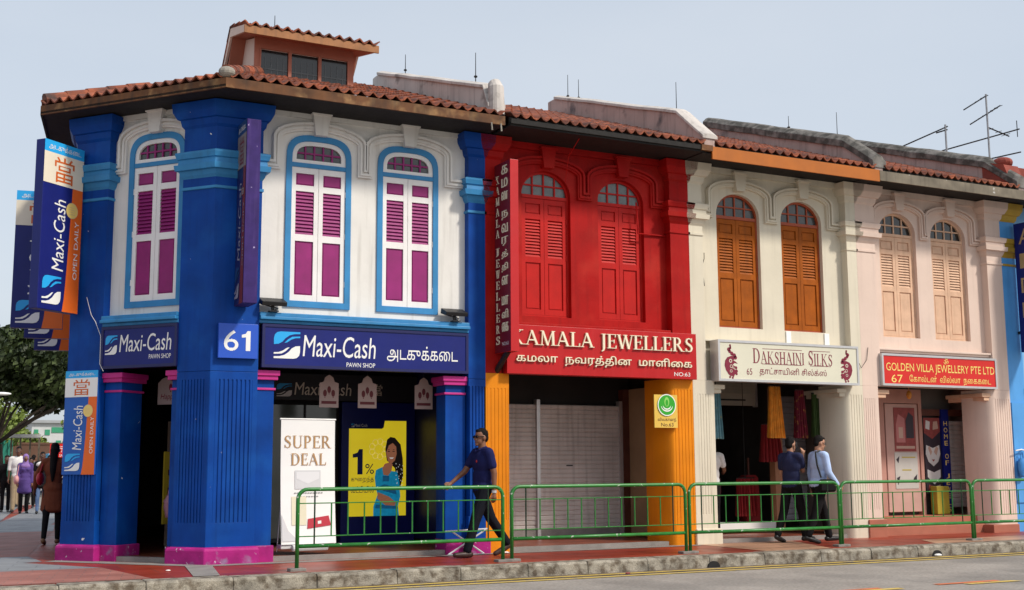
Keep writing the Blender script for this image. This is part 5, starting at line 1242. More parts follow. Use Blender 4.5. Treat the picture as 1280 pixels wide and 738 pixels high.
# ------------------------------------------------------------ green railings
GR = 'green railings along the kerb'
def rail_panel(label):
    L, H, r = 2.74, .955, .024
    t = thing('pedestrian_railing', (0, 0, 0), label, 'railing', GR)
    mb = MB(); R_ = .12; P = [(0, 0, .0), (0, 0, H-R_)]+[(R_-R_*math.cos(a), 0, H-R_+R_*math.sin(a)) for a in [math.pi/2*i/6 for i in range(1, 7)]]
    Q = [(L-p[0], 0, p[2]) for p in P[::-1]]; mb.tube(P+Q, r, 10); mb.build('frame', GREEN, t, smooth=True)
    mb = MB(); mb.tube([(r, 0, .285), (L-r, 0, .285)], .023, 10); mb.build('bottom_rail', GREEN, t, smooth=True)
    for z in (.40, .79): mb = MB(); mb.tube([(r, 0, z), (L-r, 0, z)], .007, 6); mb.build('thin_rail', GREEN, t)
    for x in (.21, L-.21): mb = MB(); mb.tube([(x, 0, .285), (x, 0, H)], .010, 6); mb.build('stay', GREEND, t)
    pk = None
    for i in range(10):
        x = .21+(L-.42)*(i+1)/11
        if pk is None: mb = MB(); mb.tube([(x, 0, .40), (x, 0, .79)], .0095, 6); pk = mb.build('picket', GREEN, t); x0 = x
        else: c = pk.copy(); col.objects.link(c); c.location.x = x-x0
    mb = MB(); mb.box(Frame((0, 0), (1, 0)), -.10, .10, -.07, .07, -.01, .035); mb.build('footing', CONC, t, bevel=.01)
    mb = MB(); mb.box(Frame((L, 0), (1, 0)), -.10, .10, -.07, .07, -.01, .034); mb.build('footing', CONC, t, bevel=.01)
    return t
rail = rail_panel('green railing panel in front of the white banner stand, its paint worn on top')
labs = ['green railing panel in front of the closed roller shutter', 'green railing panel in front of the two men at the silk shop', 'green railing panel in front of the pale pink shop', 'green railing panel cut off by the right edge of the photo']
xs = [4.455, 7.335, 10.155, 12.95, 15.75]
rail.location = (xs[0], 14.3, 0)
for x, lb in zip(xs[1:], labs):
    c = copy_tree(rail); c.location = (x, 14.3+(x-4)*.006, .0); c['label'] = lb
for i, x in enumerate(xs): pass
# litter
for x, y, s, m, lab in ((14.2, KY-.12, .07, SIGNW, 'scrap of white litter in the gutter below the pale pink shop'), (8.55, KY-.35, .04, PR, 'small red scrap lying on the yellow line'), (7.9, 15.6, .045, SIGNW, 'small white scrap by the orange pier'), (3.1, 15.0, .03, SIGNW, 'tiny white scrap on the red pavement by the corner')):
    mb = MB(); z = RZ+.006 if y < KY else .008; mb.ellipsoid((x, y, z+s*.25), (s, s*.6, s*.3), 8, 6); tag(mb.build('litter', m), lab, 'litter')

# ------------------------------------------------------------ rooftop rods and aerials
def rod(x, y, z, h, lab):
    mb = MB(); mb.tube([(x, y, z-.1), (x, y, z+h)], .008, 6, r2=.005); mb.ellipsoid((x, y, z), (.03, .03, .02), 8, 6); tag(mb.build('lightning_rod', IRON), lab, 'lightning rod', 'lightning rods on the roof walls')
zr = lambda y: ZE+(y-(F-OV))*SLOPE
rod(7.72, 16.2, zr(16.2)+.5, .38, 'thin rod at the front of the white parapet'); rod(7.66, 18.9, zr(18.9)+.42, .28, 'short rod at the back of the white parapet')
rod(11.3, 19.6, zr(19.6)+.4, .42, 'taller back rod on the grey pink roof wall'); rod(11.42, 19.4, zr(19.4)+.4, .36, 'second back rod close beside the taller one'); rod(11.35, 16.1, zr(16.1)+.46, .48, 'rod at the front of the grey pink roof wall')
rod(14.9, 16.2, zr(16.2)+.46, .42, 'rod at the front of the black capped wall over the cream shop'); rod(14.9, 17.5, zr(17.5)+.46, .22, 'short rod midway along the black capped wall')
rod(5.0, 17.7, 7.90, .24, 'thin rod on the dormer roof')
def aerial(x, y, z0, z1, arms, lab):
    """mast with booms lying in one slanting line of sight, each carrying short crossbars"""
    t = thing('tv_aerial', (x, y, z0), lab, 'aerial', 'television aerials on the roof'); mb = MB(); mb.tube([(x, y, z0), (x, y, z1)], .02, 8); mb.build('mast', STEEL, t)
    for z, a, b, tilt, n, vert in arms:
        mb = MB(); d = Vector((.89, -.457, tilt)); o = Vector((x, y, z)); mb.tube([o+d*a, o+d*b], .015, 6)
        s = Vector((.457, .89, .15)).normalized()
        for i in range(n):
            c = o+d*(a+(b-a)*(i+.5)/n); w = .10+.12*i/max(n-1, 1); mb.tube([c-s*w, c+s*w], .007, 5)
        if vert: c = o+d*(b-.05); mb.tube([c-Vector((0, 0, .16)), c+Vector((0, 0, .2))], .010, 5)
        mb.build('aerial_arm', IRON, t)
aerial(20.82, 18, 7.4, 9.16, [(9.12, -.50, .03, .62, 4, False), (8.72, -.38, .30, .62, 7, False), (8.19, -1.02, .68, .28, 4, True), (8.42, .0, .45, -.45, 3, False), (7.72, .0, .68, .22, 0, False)], 'tall television aerial with several long arms on the roof at right')
aerial(19.55, 18, 7.4, 8.32, [(8.26, -1.0, .05, .44, 4, False), (8.2, -.2, .04, .3, 0, False)], 'lower television aerial with one long slanting arm left of the tall one')
# ------------------------------------------------------------ people
def fused(mb, name, m, parent, M, voxel=.011, smooth=3, decim=None):
    """fuses overlapping limbs into one continuous surface"""
    me = bpy.data.meshes.new('tmp'); me.from_pydata([tuple(M @ p) for p in mb.v], [], mb.f)
    bm = bmesh.new(); bm.from_mesh(me); bmesh.ops.recalc_face_normals(bm, faces=bm.faces); bm.to_mesh(me); bm.free()
    o = bpy.data.objects.new('tmp', me); col.objects.link(o)
    r = o.modifiers.new('r', 'REMESH'); r.mode = 'VOXEL'; r.voxel_size = voxel; r.use_smooth_shade = True
    s = o.modifiers.new('s', 'SMOOTH'); s.iterations = smooth; s.factor = .5
    dg = bpy.context.evaluated_depsgraph_get(); out = bpy.data.meshes.new_from_object(o.evaluated_get(dg))
    bpy.data.objects.remove(o); bpy.data.meshes.remove(me)
    out.name = name; out.materials.clear(); out.materials.append(m)
    for p in out.polygons: p.use_smooth = True; p.material_index = 0
    ob = bpy.data.objects.new(name, out); col.objects.link(ob); ob.parent = parent; return ob
def cloth_mat(name, c, **k): return mat(name, c, k.pop('rough', .85), k.pop('var', .12), k.pop('scale', 9), bump=.15, **k)
HAIR = mat('black_hair', (.008, .006, .006), .7, .3, 40, spec=.15, bump=.5)
def person(label, loc, heading, H, skin, legs=((0, 0), (0, 0)), arms=((0, .1, .15), (0, .1, .15)), lean=0, top=('shirt', None, 'short'), bottom=('trousers', None), hair='short', shoes=None, build=1.0, woman=False, voxel=.011, group=None, head=(0, 0), extra=None, tunic=0):
    """legs: (thigh forward, knee bend) right, left; arms: (forward, out, elbow) right, left; radians"""
    t = thing('person', loc, label, 'person', group, math.radians(heading-90))
    k = H/1.75; B = build; V = Vector
    J = {}
    rot = Matrix.Rotation(-lean, 4, 'X')
    def up(p): return V((0, 0, .95))+(rot @ (V(p)-V((0, 0, .95))))
    lowest = 9
    for s, (a, b) in zip((1, -1), legs):
        hip = V((s*.09, 0, .93)); kn = hip+.44*V((0, math.sin(a), -math.cos(a))); an = kn+.42*V((0, math.sin(a-b), -math.cos(a-b)))
        fa = max(0, (b-a)*.9) if b > a else 0
        toe = an+V((s*.02, .17*math.cos(fa), -.05-.17*math.sin(fa))); heel = an+V((0, -.045*math.cos(fa), -.055+.03*math.sin(fa)))
        J[s] = (hip, kn, an, heel, toe); lowest = min(lowest, heel.z-.035, toe.z-.03)
    dz = V((0, 0, -lowest))
    S = Matrix.Scale(k, 4) @ Matrix.Translation(dz)
    sh_w = .165 if woman else .19
    # head
    hc = up((0, .02, 1.625)); hr = Matrix.Rotation(head[0], 3, 'Z') @ Matrix.Rotation(-head[1]-lean*.5, 3, 'X')
    hp = lambda p: hc+hr @ V(p)
    body = MB()
    body.ellipsoid(hp((0, -.008, .02)), (.074, .095, .098), 16, 12, rot=hr); body.ellipsoid(hp((0, .02, -.045)), (.058, .070, .072), 14, 10, rot=hr)
    body.capsule(hp((0, .085, .0)), hp((0, .103, -.028)), .011, .016, 8); body.ellipsoid(hp((0, .082, -.065)), (.024, .014, .012), 8, 6, rot=hr)
    body.ellipsoid(hp((0, .07, -.098)), (.03, .024, .02), 8, 6, rot=hr)
    for s in (-1, 1): body.ellipsoid(hp((s*.077, -.005, -.012)), (.012, .022, .034), 8, 6, rot=hr)
    body.capsule(up((0, -.01, 1.40)), hp((0, -.015, -.06)), .060*B, .054, 12)
    def torso(mb, g=0.0, low=.88):
        mb.ellipsoid(up((0, 0, 1.29)), ((.155 if woman else .172)*B+g, .108*B+g, .185+g), 16, 12); mb.ellipsoid(up((0, .0, 1.09)), ((.125 if woman else .148)*B+g, .098*B+g, .20), 16, 12)
        mb.ellipsoid(V((0, -.008, .955)), ((.165 if woman else .155)*B+g, .118*B+g, .13), 16, 12)
        mb.capsule(up((-sh_w+.03, 0, 1.425)), up((sh_w-.03, 0, 1.425)), .055+g, .055+g); mb.capsule(up((0, -.01, 1.36)), up((0, -.012, 1.475)), .10*B+g, .055+g*.6)
        if woman:
            for s in (-1, 1): mb.ellipsoid(up((s*.065, .075, 1.29)), (.062+g*.5, .06+g*.5, .065), 10, 8)
    torso(body)
    A = {}
    for s, (a, c, e) in zip((1, -1), arms):
        sh = up((s*sh_w, 0, 1.415)); d = V((s*math.sin(c), math.sin(a)*math.cos(c), -math.cos(a)*math.cos(c))); el = sh+.285*d
        d2 = V((s*math.sin(c)*.35, math.sin(a+e), -math.cos(a+e))).normalized(); wr = el+.25*d2
        A[s] = (sh, el, wr, d2)
        body.capsule(sh, el, .048*B, .040*B); body.capsule(el, wr, .040*B, .027)
        # hand: palm, four fingers, thumb
        side = V((s, 0, 0)); nrm = d2.cross(side).normalized(); wd = nrm   # palm faces the thigh, width runs fore and aft
        pc = wr+d2*.045; body.capsule(wr+d2*.01, wr+d2*.075, .026, .033, 8)
        for i, (o_, L_) in enumerate(((-.03, .060), (-.010, .070), (.010, .066), (.028, .050))):
            b0 = wr+d2*.08+wd*o_; b1 = b0+(d2*.85-side*.25).normalized()*L_*.55; b2 = b1+(d2*.55-side*.6).normalized()*L_*.6
            body.capsule(b0, b1, .0105, .010, 6); body.capsule(b1, b2, .010, .0085, 6)
        fr_ = wd if wd.y > 0 else -wd
        body.capsule(wr+d2*.03+fr_*.02, wr+d2*.075+fr_*.055, .012, .010, 6); body.capsule(wr+d2*.075+fr_*.055, wr+d2*.105+fr_*.055, .010, .009, 6)
    for s in (1, -1):
        hip, kn, an, heel, toe = J[s]
        body.capsule(hip, kn, .082*B, .055*B); body.capsule(kn, an, .052*B, .038); body.capsule(heel, toe, .032, .028)
    bo = fused(body, 'body', skin, t, S, voxel, 2)
    # clothes
    kind, tm, sl = top
    mb = MB(); torso(mb, .014)
    for s in (1, -1):
        sh, el, wr, d2 = A[s]
        if sl == 'short': mb.capsule(sh, sh+(el-sh)*.62, .066*B, .062*B)
        elif sl == 'long': mb.capsule(sh, el, .064*B, .054*B); mb.capsule(el, wr-d2*.015, .054*B, .040)
        elif sl == 'half': mb.capsule(sh, el, .062*B, .052*B)
    if tunic:
        for f in range(14):
            z = .92-tunic*f/13; w = .165+.03*f/13; mb.ellipsoid((0, -.0, z), ((w+.02)*B, (.125+.02*f/13)*B, .07), 14, 8)
    fused(mb, kind, tm, t, S, voxel, 4)
    mb = MB(); mb.ellipsoid((0, -.008, .93), (.163*B, .124*B, .12), 14, 10)
    for s in (1, -1):
        hip, kn, an, heel, toe = J[s]; fl = .046 if bottom[0] in ('leggings', 'jeans') and woman else .060
        mb.capsule(hip, kn, .094*B, (.064 if woman else .072)*B); mb.capsule(kn, an+V((0, 0, .005)), (.062 if woman else .07)*B, fl)
    fused(mb, bottom[0], bottom[1], t, S, voxel, 4)
    mb = MB()
    for s in (1, -1):
        hip, kn, an, heel, toe = J[s]
        mb.capsule(heel+V((0, 0, .002)), heel+(toe-heel)*.45, .043, .043); mb.capsule(heel+(toe-heel)*.4, toe+V((0, .025, -.002)), .044, .034)
    fused(mb, 'shoes', shoes or IRON, t, S, .010, 2)
    # hair
    mb = MB()
    if hair in ('short', 'long', 'bun'):
        mb.ellipsoid(hp((0, -.024, .042)), (.078, .089, .084), 16, 12, rot=hr); mb.ellipsoid(hp((0, -.055, -.005)), (.069, .058, .072), 14, 10, rot=hr)
        mb.ellipsoid(hp((0, .038, .090)), (.052, .042, .026), 12, 8, rot=hr)
        r6 = random.Random(int(H*1000))
        for _ in range(40):
            a, b = r6.uniform(0, 6.28), r6.uniform(.2, 1.2); q = V((.070*math.sin(b)*math.cos(a), -.026+.076*math.sin(b)*math.sin(a), .042+.084*math.cos(b))); mb.ellipsoid(hp(q), (.017, .017, .013), 6, 5)
        if hair == 'long': mb.capsule(hp((0, -.07, .0)), up((0, -.12, 1.28)), .075, .055); mb.capsule(up((0, -.12, 1.28)), up((0, -.135, 1.08)), .055, .02)
        if hair == 'bun': mb.ellipsoid(hp((0, -.11, .0)), (.045, .04, .045), 10, 8)
        fused(mb, 'hair', HAIR, t, S, .009, 2)
    elif hair:
        mb.ellipsoid(hp((0, -.015, .02)), (.090, .108, .112), 16, 12, rot=hr); mb.capsule(hp((0, -.02, -.06)), up((0, 0, 1.42)), .08, .11); mb.ellipsoid(up((0, .02, 1.38)), (.15, .12, .10), 14, 8)
        # leave the face open
        b2 = MB(); b2.v, b2.f, b2.m = mb.v, mb.f, mb.m; o = fused(b2, 'headscarf', hair, t, S, .011, 2)
        mb = MB(); mb.ellipsoid(hp((0, .058, -.012)), (.055, .062, .078), 14, 10, rot=hr); mb.capsule(hp((0, .11, .0)), hp((0, .124, -.028)), .009, .013, 8); fused(mb, 'face', skin, t, S, .009, 2)
    # eyes and brows
    P = lambda q: tuple(S @ hp(q))
    mb = MB(); fy = .118 if hair and hair not in ('short', 'long', 'bun') else .083
    for s in (-1, 1): mb.ellipsoid(P((s*.030, fy, .008)), (.013*k, .008*k, .006*k), 8, 6, 0); mb.ellipsoid(P((s*.030, fy+.006, .008)), (.006*k, .004*k, .006*k), 8, 6, 1); mb.ellipsoid(P((s*.031, fy+.002, .028)), (.018*k, .006*k, .0035*k), 8, 5, 1)
    e_off = Vector((0, 0, 0)); mb.build('eyes', [SIGNW, HAIR], t, off=e_off)
    mb = MB(); mb.ellipsoid(P((0, fy+.012 if fy > .1 else .094, -.066)), (.022*k, .005*k, .006*k), 8, 6); mb.build('lips', mat('lip_tone', (.20, .055, .045), .5), t, off=e_off)
    if extra: extra(t, S, hp, up, A, J, k)
    return t
SK1 = mat('brown_skin', (.20, .085, .045), .5, .08, 12); SK2 = mat('tan_skin', (.42, .21, .13), .5, .06, 12); SK3 = mat('deep_brown_skin', (.11, .045, .026), .5, .08, 12)
SHOE = mat('dark_brown_leather', (.045, .022, .018), .4, .2, 8)
NAVYC = cloth_mat('navy_polo_cotton', (.012, .015, .075), spec=.15); NAVY2 = cloth_mat('dark_navy_cotton', (.012, .016, .06)); JEAN = cloth_mat('black_denim', (.007, .008, .013), spec=.15); BLK = cloth_mat('black_cloth', (.009, .008, .009), spec=.15); LBL = cloth_mat('pale_blue_cotton', (.42, .54, .80)); WHT = cloth_mat('white_cotton', (.72, .70, .68))
Z0 = Vector((0, 0, 0))
def ex_walker(t, S, hp, up, A, J, k):
    P = lambda q: tuple(S @ hp(q)); mb = MB()
    for s in (-1, 1): mb.ellipsoid(P((s*.034, .090, .006)), (.030*k, .012*k, .020*k), 12, 8); mb.tube([P((s*.064, .085, .012)), P((s*.082, .0, .012))], .005, 6)
    mb.tube([P((-.02, .100, .012)), P((.02, .100, .012))], .005, 6); mb.build('sunglasses', mat('black_lens', (.006, .006, .007), .08, 0, spec=.7), t, off=Z0)
    mb = MB(); wr = A[-1][2]; d = A[-1][3]; a = S @ (wr-d*.02); b = S @ (wr+d*.015); mb.tube([tuple(a), tuple(b)], .037, 12); mb.build('wristwatch', ALU, t, off=Z0)
    mb = MB(); mb.ellipsoid(tuple(S @ up((-.07, .128, 1.30))), (.016, .008, .02), 8, 6); mb.build('chest_emblem', mat('red_thread', (.45, .03, .03), .7), t, off=Z0)
    mb = MB()
    mb.tube([tuple(S @ up(q)) for q in ((-.07, .03, 1.475), (-.055, .075, 1.455), (0, .10, 1.43), (.055, .075, 1.455), (.07, .03, 1.475), (.05, -.04, 1.485), (0, -.065, 1.49), (-.05, -.04, 1.485), (-.07, .03, 1.475))], .016, 8); mb.build('collar', NAVYC, t, off=Z0)
person('man in navy polo and sunglasses striding left past the orange pier', (7.36, 15.25, 0), 183, 1.76, SK1, legs=((-.42, .22), (.36, .06)), arms=((.52, .16, .38), (-.22, .12, .25)), top=('polo_shirt', NAVYC, 'short'), bottom=('jeans', JEAN), shoes=SHOE, build=1.06, voxel=.009, extra=ex_walker, head=(.10, 0))
def ex_phone(t, S, hp, up, A, J, k):
    mb = MB(); mb.ellipsoid(tuple(S @ hp((.10, .02, -.02))), (.012, .02, .06), 8, 8); mb.build('phone', IRON, t, off=Z0)
person('man in dark navy shirt with a hand raised to his ear by the railing', (12.93, 15.45, 0), 12, 1.64, SK2, legs=((.30, .12), (-.26, .18)), arms=((.60, -.22, 2.40), (.1, .12, .25)), top=('shirt', NAVY2, 'short'), bottom=('trousers', BLK), shoes=IRON, build=1.05, voxel=.010, extra=ex_phone)
def ex_bag(t, S, hp, up, A, J, k):
    Q = lambda q: tuple(S @ up(q)); P = lambda q: tuple(S @ hp(q))
    mb = MB(); mb.tube([Q(q) for q in ((.12, -.13, 1.40), (.10, -.12, 1.47), (.08, -.03, 1.50), (.10, .10, 1.44), (.15, .125, 1.25), (.21, .10, 1.05))], .014, 6); mb.tube([Q(q) for q in ((.12, -.13, 1.40), (.16, -.13, 1.25), (.20, -.08, 1.05))], .014, 6)
    mb.build('bag_strap', IRON, t, off=Z0)
    mb = MB(); mb.loft([tuple((S @ Vector((.205, -.12, .9)))[:2]), tuple((S @ Vector((.275, -.12, .9)))[:2]), tuple((S @ Vector((.275, .14, .9)))[:2]), tuple((S @ Vector((.205, .14, .9)))[:2])], [(.84*k, -.01), (.87*k, .01), (1.02*k, .008), (1.05*k, -.012)]); mb.build('shoulder_bag', BLK, t, off=Z0, bevel=.01)
    mb = MB()
    for s in (-1, 1):
        c = hp((s*.032, .092, .006)); ringp = [tuple(S @ (c+Vector((.020*math.cos(a), 0, .015*math.sin(a))))) for a in [2*math.pi*i/12 for i in range(13)]]; mb.tube(ringp, .003, 5); mb.tube([P((s*.055, .09, .01)), P((s*.082, .0, .01))], .004, 5)
    mb.build('glasses', IRON, t, off=Z0)
person('man in pale blue shirt and glasses with a black shoulder bag', (13.20, 15.12, 0), -8, 1.66, SK2, legs=((-.28, .12), (.30, .08)), arms=((.12, .14, .55), (-.1, .12, .2)), lean=.04, top=('shirt', LBL, 'long'), bottom=('trousers', BLK), shoes=IRON, build=1.08, voxel=.010, extra=ex_bag, head=(-.1, .22))
person('person in white shirt half hidden behind the fluted cream pier', (12.46, 16.95, .06), 60, 1.60, SK1, arms=((.35, .25, 1.1), (0, .1, .2)), top=('shirt', WHT, 'short'), bottom=('trousers', BLK), voxel=.012)
# woman walking away round the corner
RUSTC = cloth_mat('rust_brown_cotton', (.16, .035, .012)); 
def handbag(cx, cz, m, nm='handbag', s=1):
    def f(t, S, hp, up, A, J, k):
        mb = MB(); mb.ellipsoid(tuple(S @ Vector((cx, .02, cz))), (.06*s, .15*s, .11*s), 12, 8); mb.build(nm, m, t, off=Z0, smooth=True)
        mb = MB(); mb.tube([tuple(S @ Vector(q)) for q in ((cx, -.10*s, cz+.06), (cx*.75, -.03, 1.44), (cx*.75, .04, 1.44), (cx, .13*s, cz+.06))], .010, 6); mb.build('bag_strap', m, t, off=Z0)
    return f
person('woman in a rust brown tunic with a red handbag walking away beside the blue pier', (2.54, 21.5, 0), 72, 1.62, SK3, legs=((.10, .04), (-.16, .12)), arms=((.1, .15, .2), (.15, .50, .25)), top=('tunic', RUSTC, 'long'), bottom=('leggings', BLK), hair='long', shoes=mat('tan_sandal', (.20, .10, .05), .6), woman=True, tunic=.34, voxel=.012, extra=handbag(-.235, 1.12, mat('red_leather', (.42, .012, .03), .45, .1)))
PURP = cloth_mat('violet_cloth', (.09, .05, .22)); LILAC = cloth_mat('lilac_scarf', (.26, .15, .40)); GRNC = cloth_mat('green_shawl', (.02, .28, .16)); KHAKI = cloth_mat('khaki_cloth', (.32, .24, .15)); BJEAN = cloth_mat('blue_denim', (.10, .16, .30)); GRYJ = cloth_mat('grey_denim', (.11, .12, .14))
def ex_top(t, S, hp, up, A, J, k):
    mb = MB(); mb.ellipsoid(tuple(S @ up((0, .012, 1.385))), (.178, .122, .095), 16, 10); mb.build('white_yoke', WHT, t, off=Z0, smooth=True)
crowd = 'pedestrians waiting on the side street pavement'
person('woman in black with a green shawl at the left edge of the photo', (3.25, 38.6, 0), -95, 1.62, SK3, legs=((.05, 0), (-.05, .05)), top=('top', BLK, 'long'), bottom=('trousers', BLK), hair='long', woman=True, voxel=.016, group=crowd, extra=lambda t, S, hp, up, A, J, k: [(lambda mb: (mb.ellipsoid(tuple(S @ up((-.10, .05, 1.25))), (.10, .13, .26), 12, 10), mb.build('shawl', GRNC, t, off=Z0, smooth=True)))(MB())])
person('tall man in white shirt and khaki trousers among the pedestrians at left', (3.52, 38.2, 0), -100, 1.86, SK3, legs=((.06, 0), (-.04, .05)), top=('shirt', WHT, 'half'), bottom=('trousers', KHAKI), voxel=.016, group=crowd)
person('woman in violet dress and lilac headscarf holding a pink bag', (3.62, 37.2, 0), -92, 1.64, SK1, legs=((.05, 0), (-.08, .05)), top=('dress', PURP, 'long'), bottom=('trousers', BLK), hair=LILAC, woman=True, tunic=.30, voxel=.016, group=crowd, extra=handbag(.24, .98, mat('pale_pink_leather', (.62, .30, .30), .5, .05), s=1.25))
person('woman in a black and white top and blue jeans facing the camera', (3.98, 36.4, 0), -95, 1.68, SK3, legs=((.10, 0), (-.10, .1)), top=('top', BLK, 'short'), bottom=('jeans', BJEAN), hair='bun', woman=True, tunic=.16, voxel=.014, group=crowd, extra=ex_top)
person('woman in a black top and grey jeans with folded arms by the red banner', (4.62, 36.0, 0), -100, 1.66, SK3, legs=((.14, 0), (-.12, .1)), arms=((.3, .2, 1.2), (.2, .2, .9)), top=('top', BLK, 'short'), bottom=('jeans', GRYJ), hair='bun', woman=True, voxel=.014, group=crowd, shoes=mat('red_shoe', (.20, .02, .02), .5))
person('man in a white shirt seen between the women farther down the side street', (5.15, 43.5, 0), 80, 1.72, SK2, legs=((.12, 0), (-.12, .1)), top=('shirt', WHT, 'short'), bottom=('trousers', GRYJ), voxel=.016, group=crowd)

for px_, y_, h_, sk_, tp, bt, wm, hd, lab in (
        (8, 41, 1.60, SK3, BLK, GRYJ, True, 85, 'woman in black with her back turned behind the violet dress'),
        (24, 44, 1.74, SK1, NAVY2, KHAKI, False, -80, 'man in dark navy shirt and khaki trousers behind the violet dress'),
        (38, 42.5, 1.58, SK3, cloth_mat('maroon_cotton', (.12, .015, .02)), BLK, True, -110, 'woman in a maroon top between the black and white top and the white shirt'),
        (41, 47, 1.72, SK1, cloth_mat('grey_cotton', (.18, .18, .19)), BLK, False, 60, 'man in a grey shirt walking off at the far end of the pavement'),
        (61, 41, 1.64, SK3, BLK, BJEAN, True, -70, 'woman in black top and blue jeans beside the red banner board')):
    q_ = Vector((0, 0, 0)); R3 = camera_matrix().to_3x3(); d_ = R3 @ Vector(((px_-640)/FPX, -(600-369)/FPX, -1)); q_ = d_*(y_/d_.y)
    person(lab, (q_.x, y_, 0), hd, h_, sk_, legs=((.12, 0), (-.12, .1)), top=('top' if wm else 'shirt', tp, 'short'), bottom=('trousers', bt), hair='long' if wm else 'short', woman=wm, voxel=.018, group=crowd)
# ------------------------------------------------------------ far end of the side street
def far(px, py, y):                        # point of the scene seen at a picture position, at a given distance
    R3 = camera_matrix().to_3x3(); d = R3 @ Vector(((px-640)/FPX, -(py-369)/FPX, -1)); return Vector((0, 0, CAM_H))+d*(y/d.y)
LEAF = mat('rain_tree_leaves', (.030, .050, .012), .6, .3, .9, c2=(.07, .105, .020), c2t=(.48, .62), c2scale=1.2); LEAF2 = mat('bright_green_leaves', (.14, .19, .03), .6, .3, 1.2); BARK = mat('rain_tree_bark', (.06, .045, .035), .9, .3, 3)  # far street trees get a brighter green than the rain tree
def leaves(mb, centres, n, size, rr):
    for _ in range(n):
        c, rad = rr.choice(centres); 
        while True:
            q = Vector((rr.uniform(-1, 1), rr.uniform(-1, 1), rr.uniform(-1, 1)))
            if q.length < 1 and q.length > .25: break
        p = c+Vector((q.x*rad[0], q.y*rad[1], q.z*rad[2])); a = Vector((rr.gauss(0, 1), rr.gauss(0, 1), rr.gauss(0, 1))).normalized(); b = a.orthogonal().normalized(); c2 = a.cross(b)
        s = size*rr.uniform(.6, 1.4); mb.add([p+b*s, p+c2*s*.55, p-b*s, p-c2*s*.55])
rr = random.Random(11)
base = far(-6, 575, 72); base.z = 0
t = thing('rain_tree', base, 'large dark spreading rain tree beyond the pedestrians at left', 'tree')
mb = MB(); limbs = []; fk = base+Vector((0, 0, 2.6)); mb.tube([base, base+Vector((.1, 0, 1.3)), fk], .40, 10, r2=.32)
for i in range(15):
    a = i*2*math.pi/15+rr.uniform(-.2, .2); L = rr.uniform(4.5, 9.0); h = rr.uniform(2.6, 5.2)
    P = [fk+Vector((math.cos(a)*L*f, math.sin(a)*L*f, h*f**.8+rr.uniform(-.2, .2)*f)) for f in (0, .25, .5, .75, 1)]
    mb.tube(P, .085, 7, r2=.025); limbs.append(P)
    for q in (2, 3):
        b = a+rr.choice((-1, 1))*rr.uniform(.4, .9); P2 = [P[q]+Vector((math.cos(b)*2.4*f, math.sin(b)*2.4*f, 1.3*f)) for f in (0, .5, 1)]; mb.tube(P2, .05, 6, r2=.02); limbs.append(P2)
mb.build('trunk', BARK, t, smooth=True)
cl = []
for P in limbs:
    for f in (-1, -2):
        c = P[f]+Vector((rr.uniform(-.5, .5), rr.uniform(-.5, .5), rr.uniform(.0, 1.0))); cl.append((c, (rr.uniform(1.1, 1.9), rr.uniform(1.1, 1.9), rr.uniform(.45, .8))))
for _ in range(34):
    a, q = rr.uniform(0, 6.28), rr.uniform(0, 6.6); c = fk+Vector((q*math.cos(a), q*math.sin(a), 5.6-.045*q*q+rr.uniform(-.5, .4))); cl.append((c, (rr.uniform(1.2, 2.0), rr.uniform(1.2, 2.0), rr.uniform(.5, .9))))
mb = MB(); leaves(mb, cl, 46000, .19, rr); mb.build('crown', LEAF, t)
for px, y, h, w, lab in ((16, 96, 6.0, 3.4, 'bright green tree behind the canopy at left'), (104, 110, 7.0, 3.0, 'pale green tree beside the white building far behind'), (-30, 92, 6.5, 5, 'green tree at the far left edge')):
    b = far(px, 575, y); b.z = 0; t = thing('street_tree', b, lab, 'tree'); mb = MB(); mb.tube([b, b+Vector((.1, 0, h*.5))], .16, 8, r2=.08)
    for i in range(5): a = i*1.26; mb.tube([b+Vector((0, 0, h*.4)), b+Vector((math.cos(a)*w*.3, math.sin(a)*w*.3, h*.7))], .06, 6, r2=.02)
    mb.build('trunk', BARK, t); cl = [(b+Vector((rr.uniform(-w, w)*.4, rr.uniform(-w, w)*.4, h*rr.uniform(.35, .95))), (w*.28, w*.28, h*.13)) for _ in range(16)]
    mb = MB(); leaves(mb, cl, 3500, .19, rr); mb.build('crown', LEAF2, t)
# white building with green squares
b0, b1 = far(38, 570, 120), far(110, 570, 120); zt = far(60, 529, 120).z
fr = Frame((b0.x, 120), (1, 0)); t = thing('white_building', (b0.x, 120, 0), 'white building with scattered green window squares far behind the pier', 'building'); wB = b1.x-b0.x
mb = MB(); mb.box(fr, 0, wB, 0, 8, 0, zt); mb.build('wall', mat('far_white_wall', (.55, .56, .55), .8, .05), t)
mb = MB(); mb.box(fr, -.2, wB+.2, -.3, 8.3, zt, zt+.25); mb.build('roof', mat('far_grey_roof', (.35, .36, .37), .8, .05), t)
GS = mat('far_green_panel', (.04, .28, .15), .6, .1); gw = wB/14
for i, (a, b, w) in enumerate(((.6, .80, 1), (1.9, .62, 1.4), (3.2, .80, 1.2), (2.4, .42, 1.2), (1.0, .42, 1.0), (3.5, .58, 1.3), (.4, .25, 1), (3.2, .26, 1.4), (4.8, .84, 3.4), (6.0, .62, 1.2))):
    mb = MB(); mb.box(fr, a*gw, (a+w)*gw, -.06, .0, zt*b, zt*b+.5); mb.build('window', GS, t)
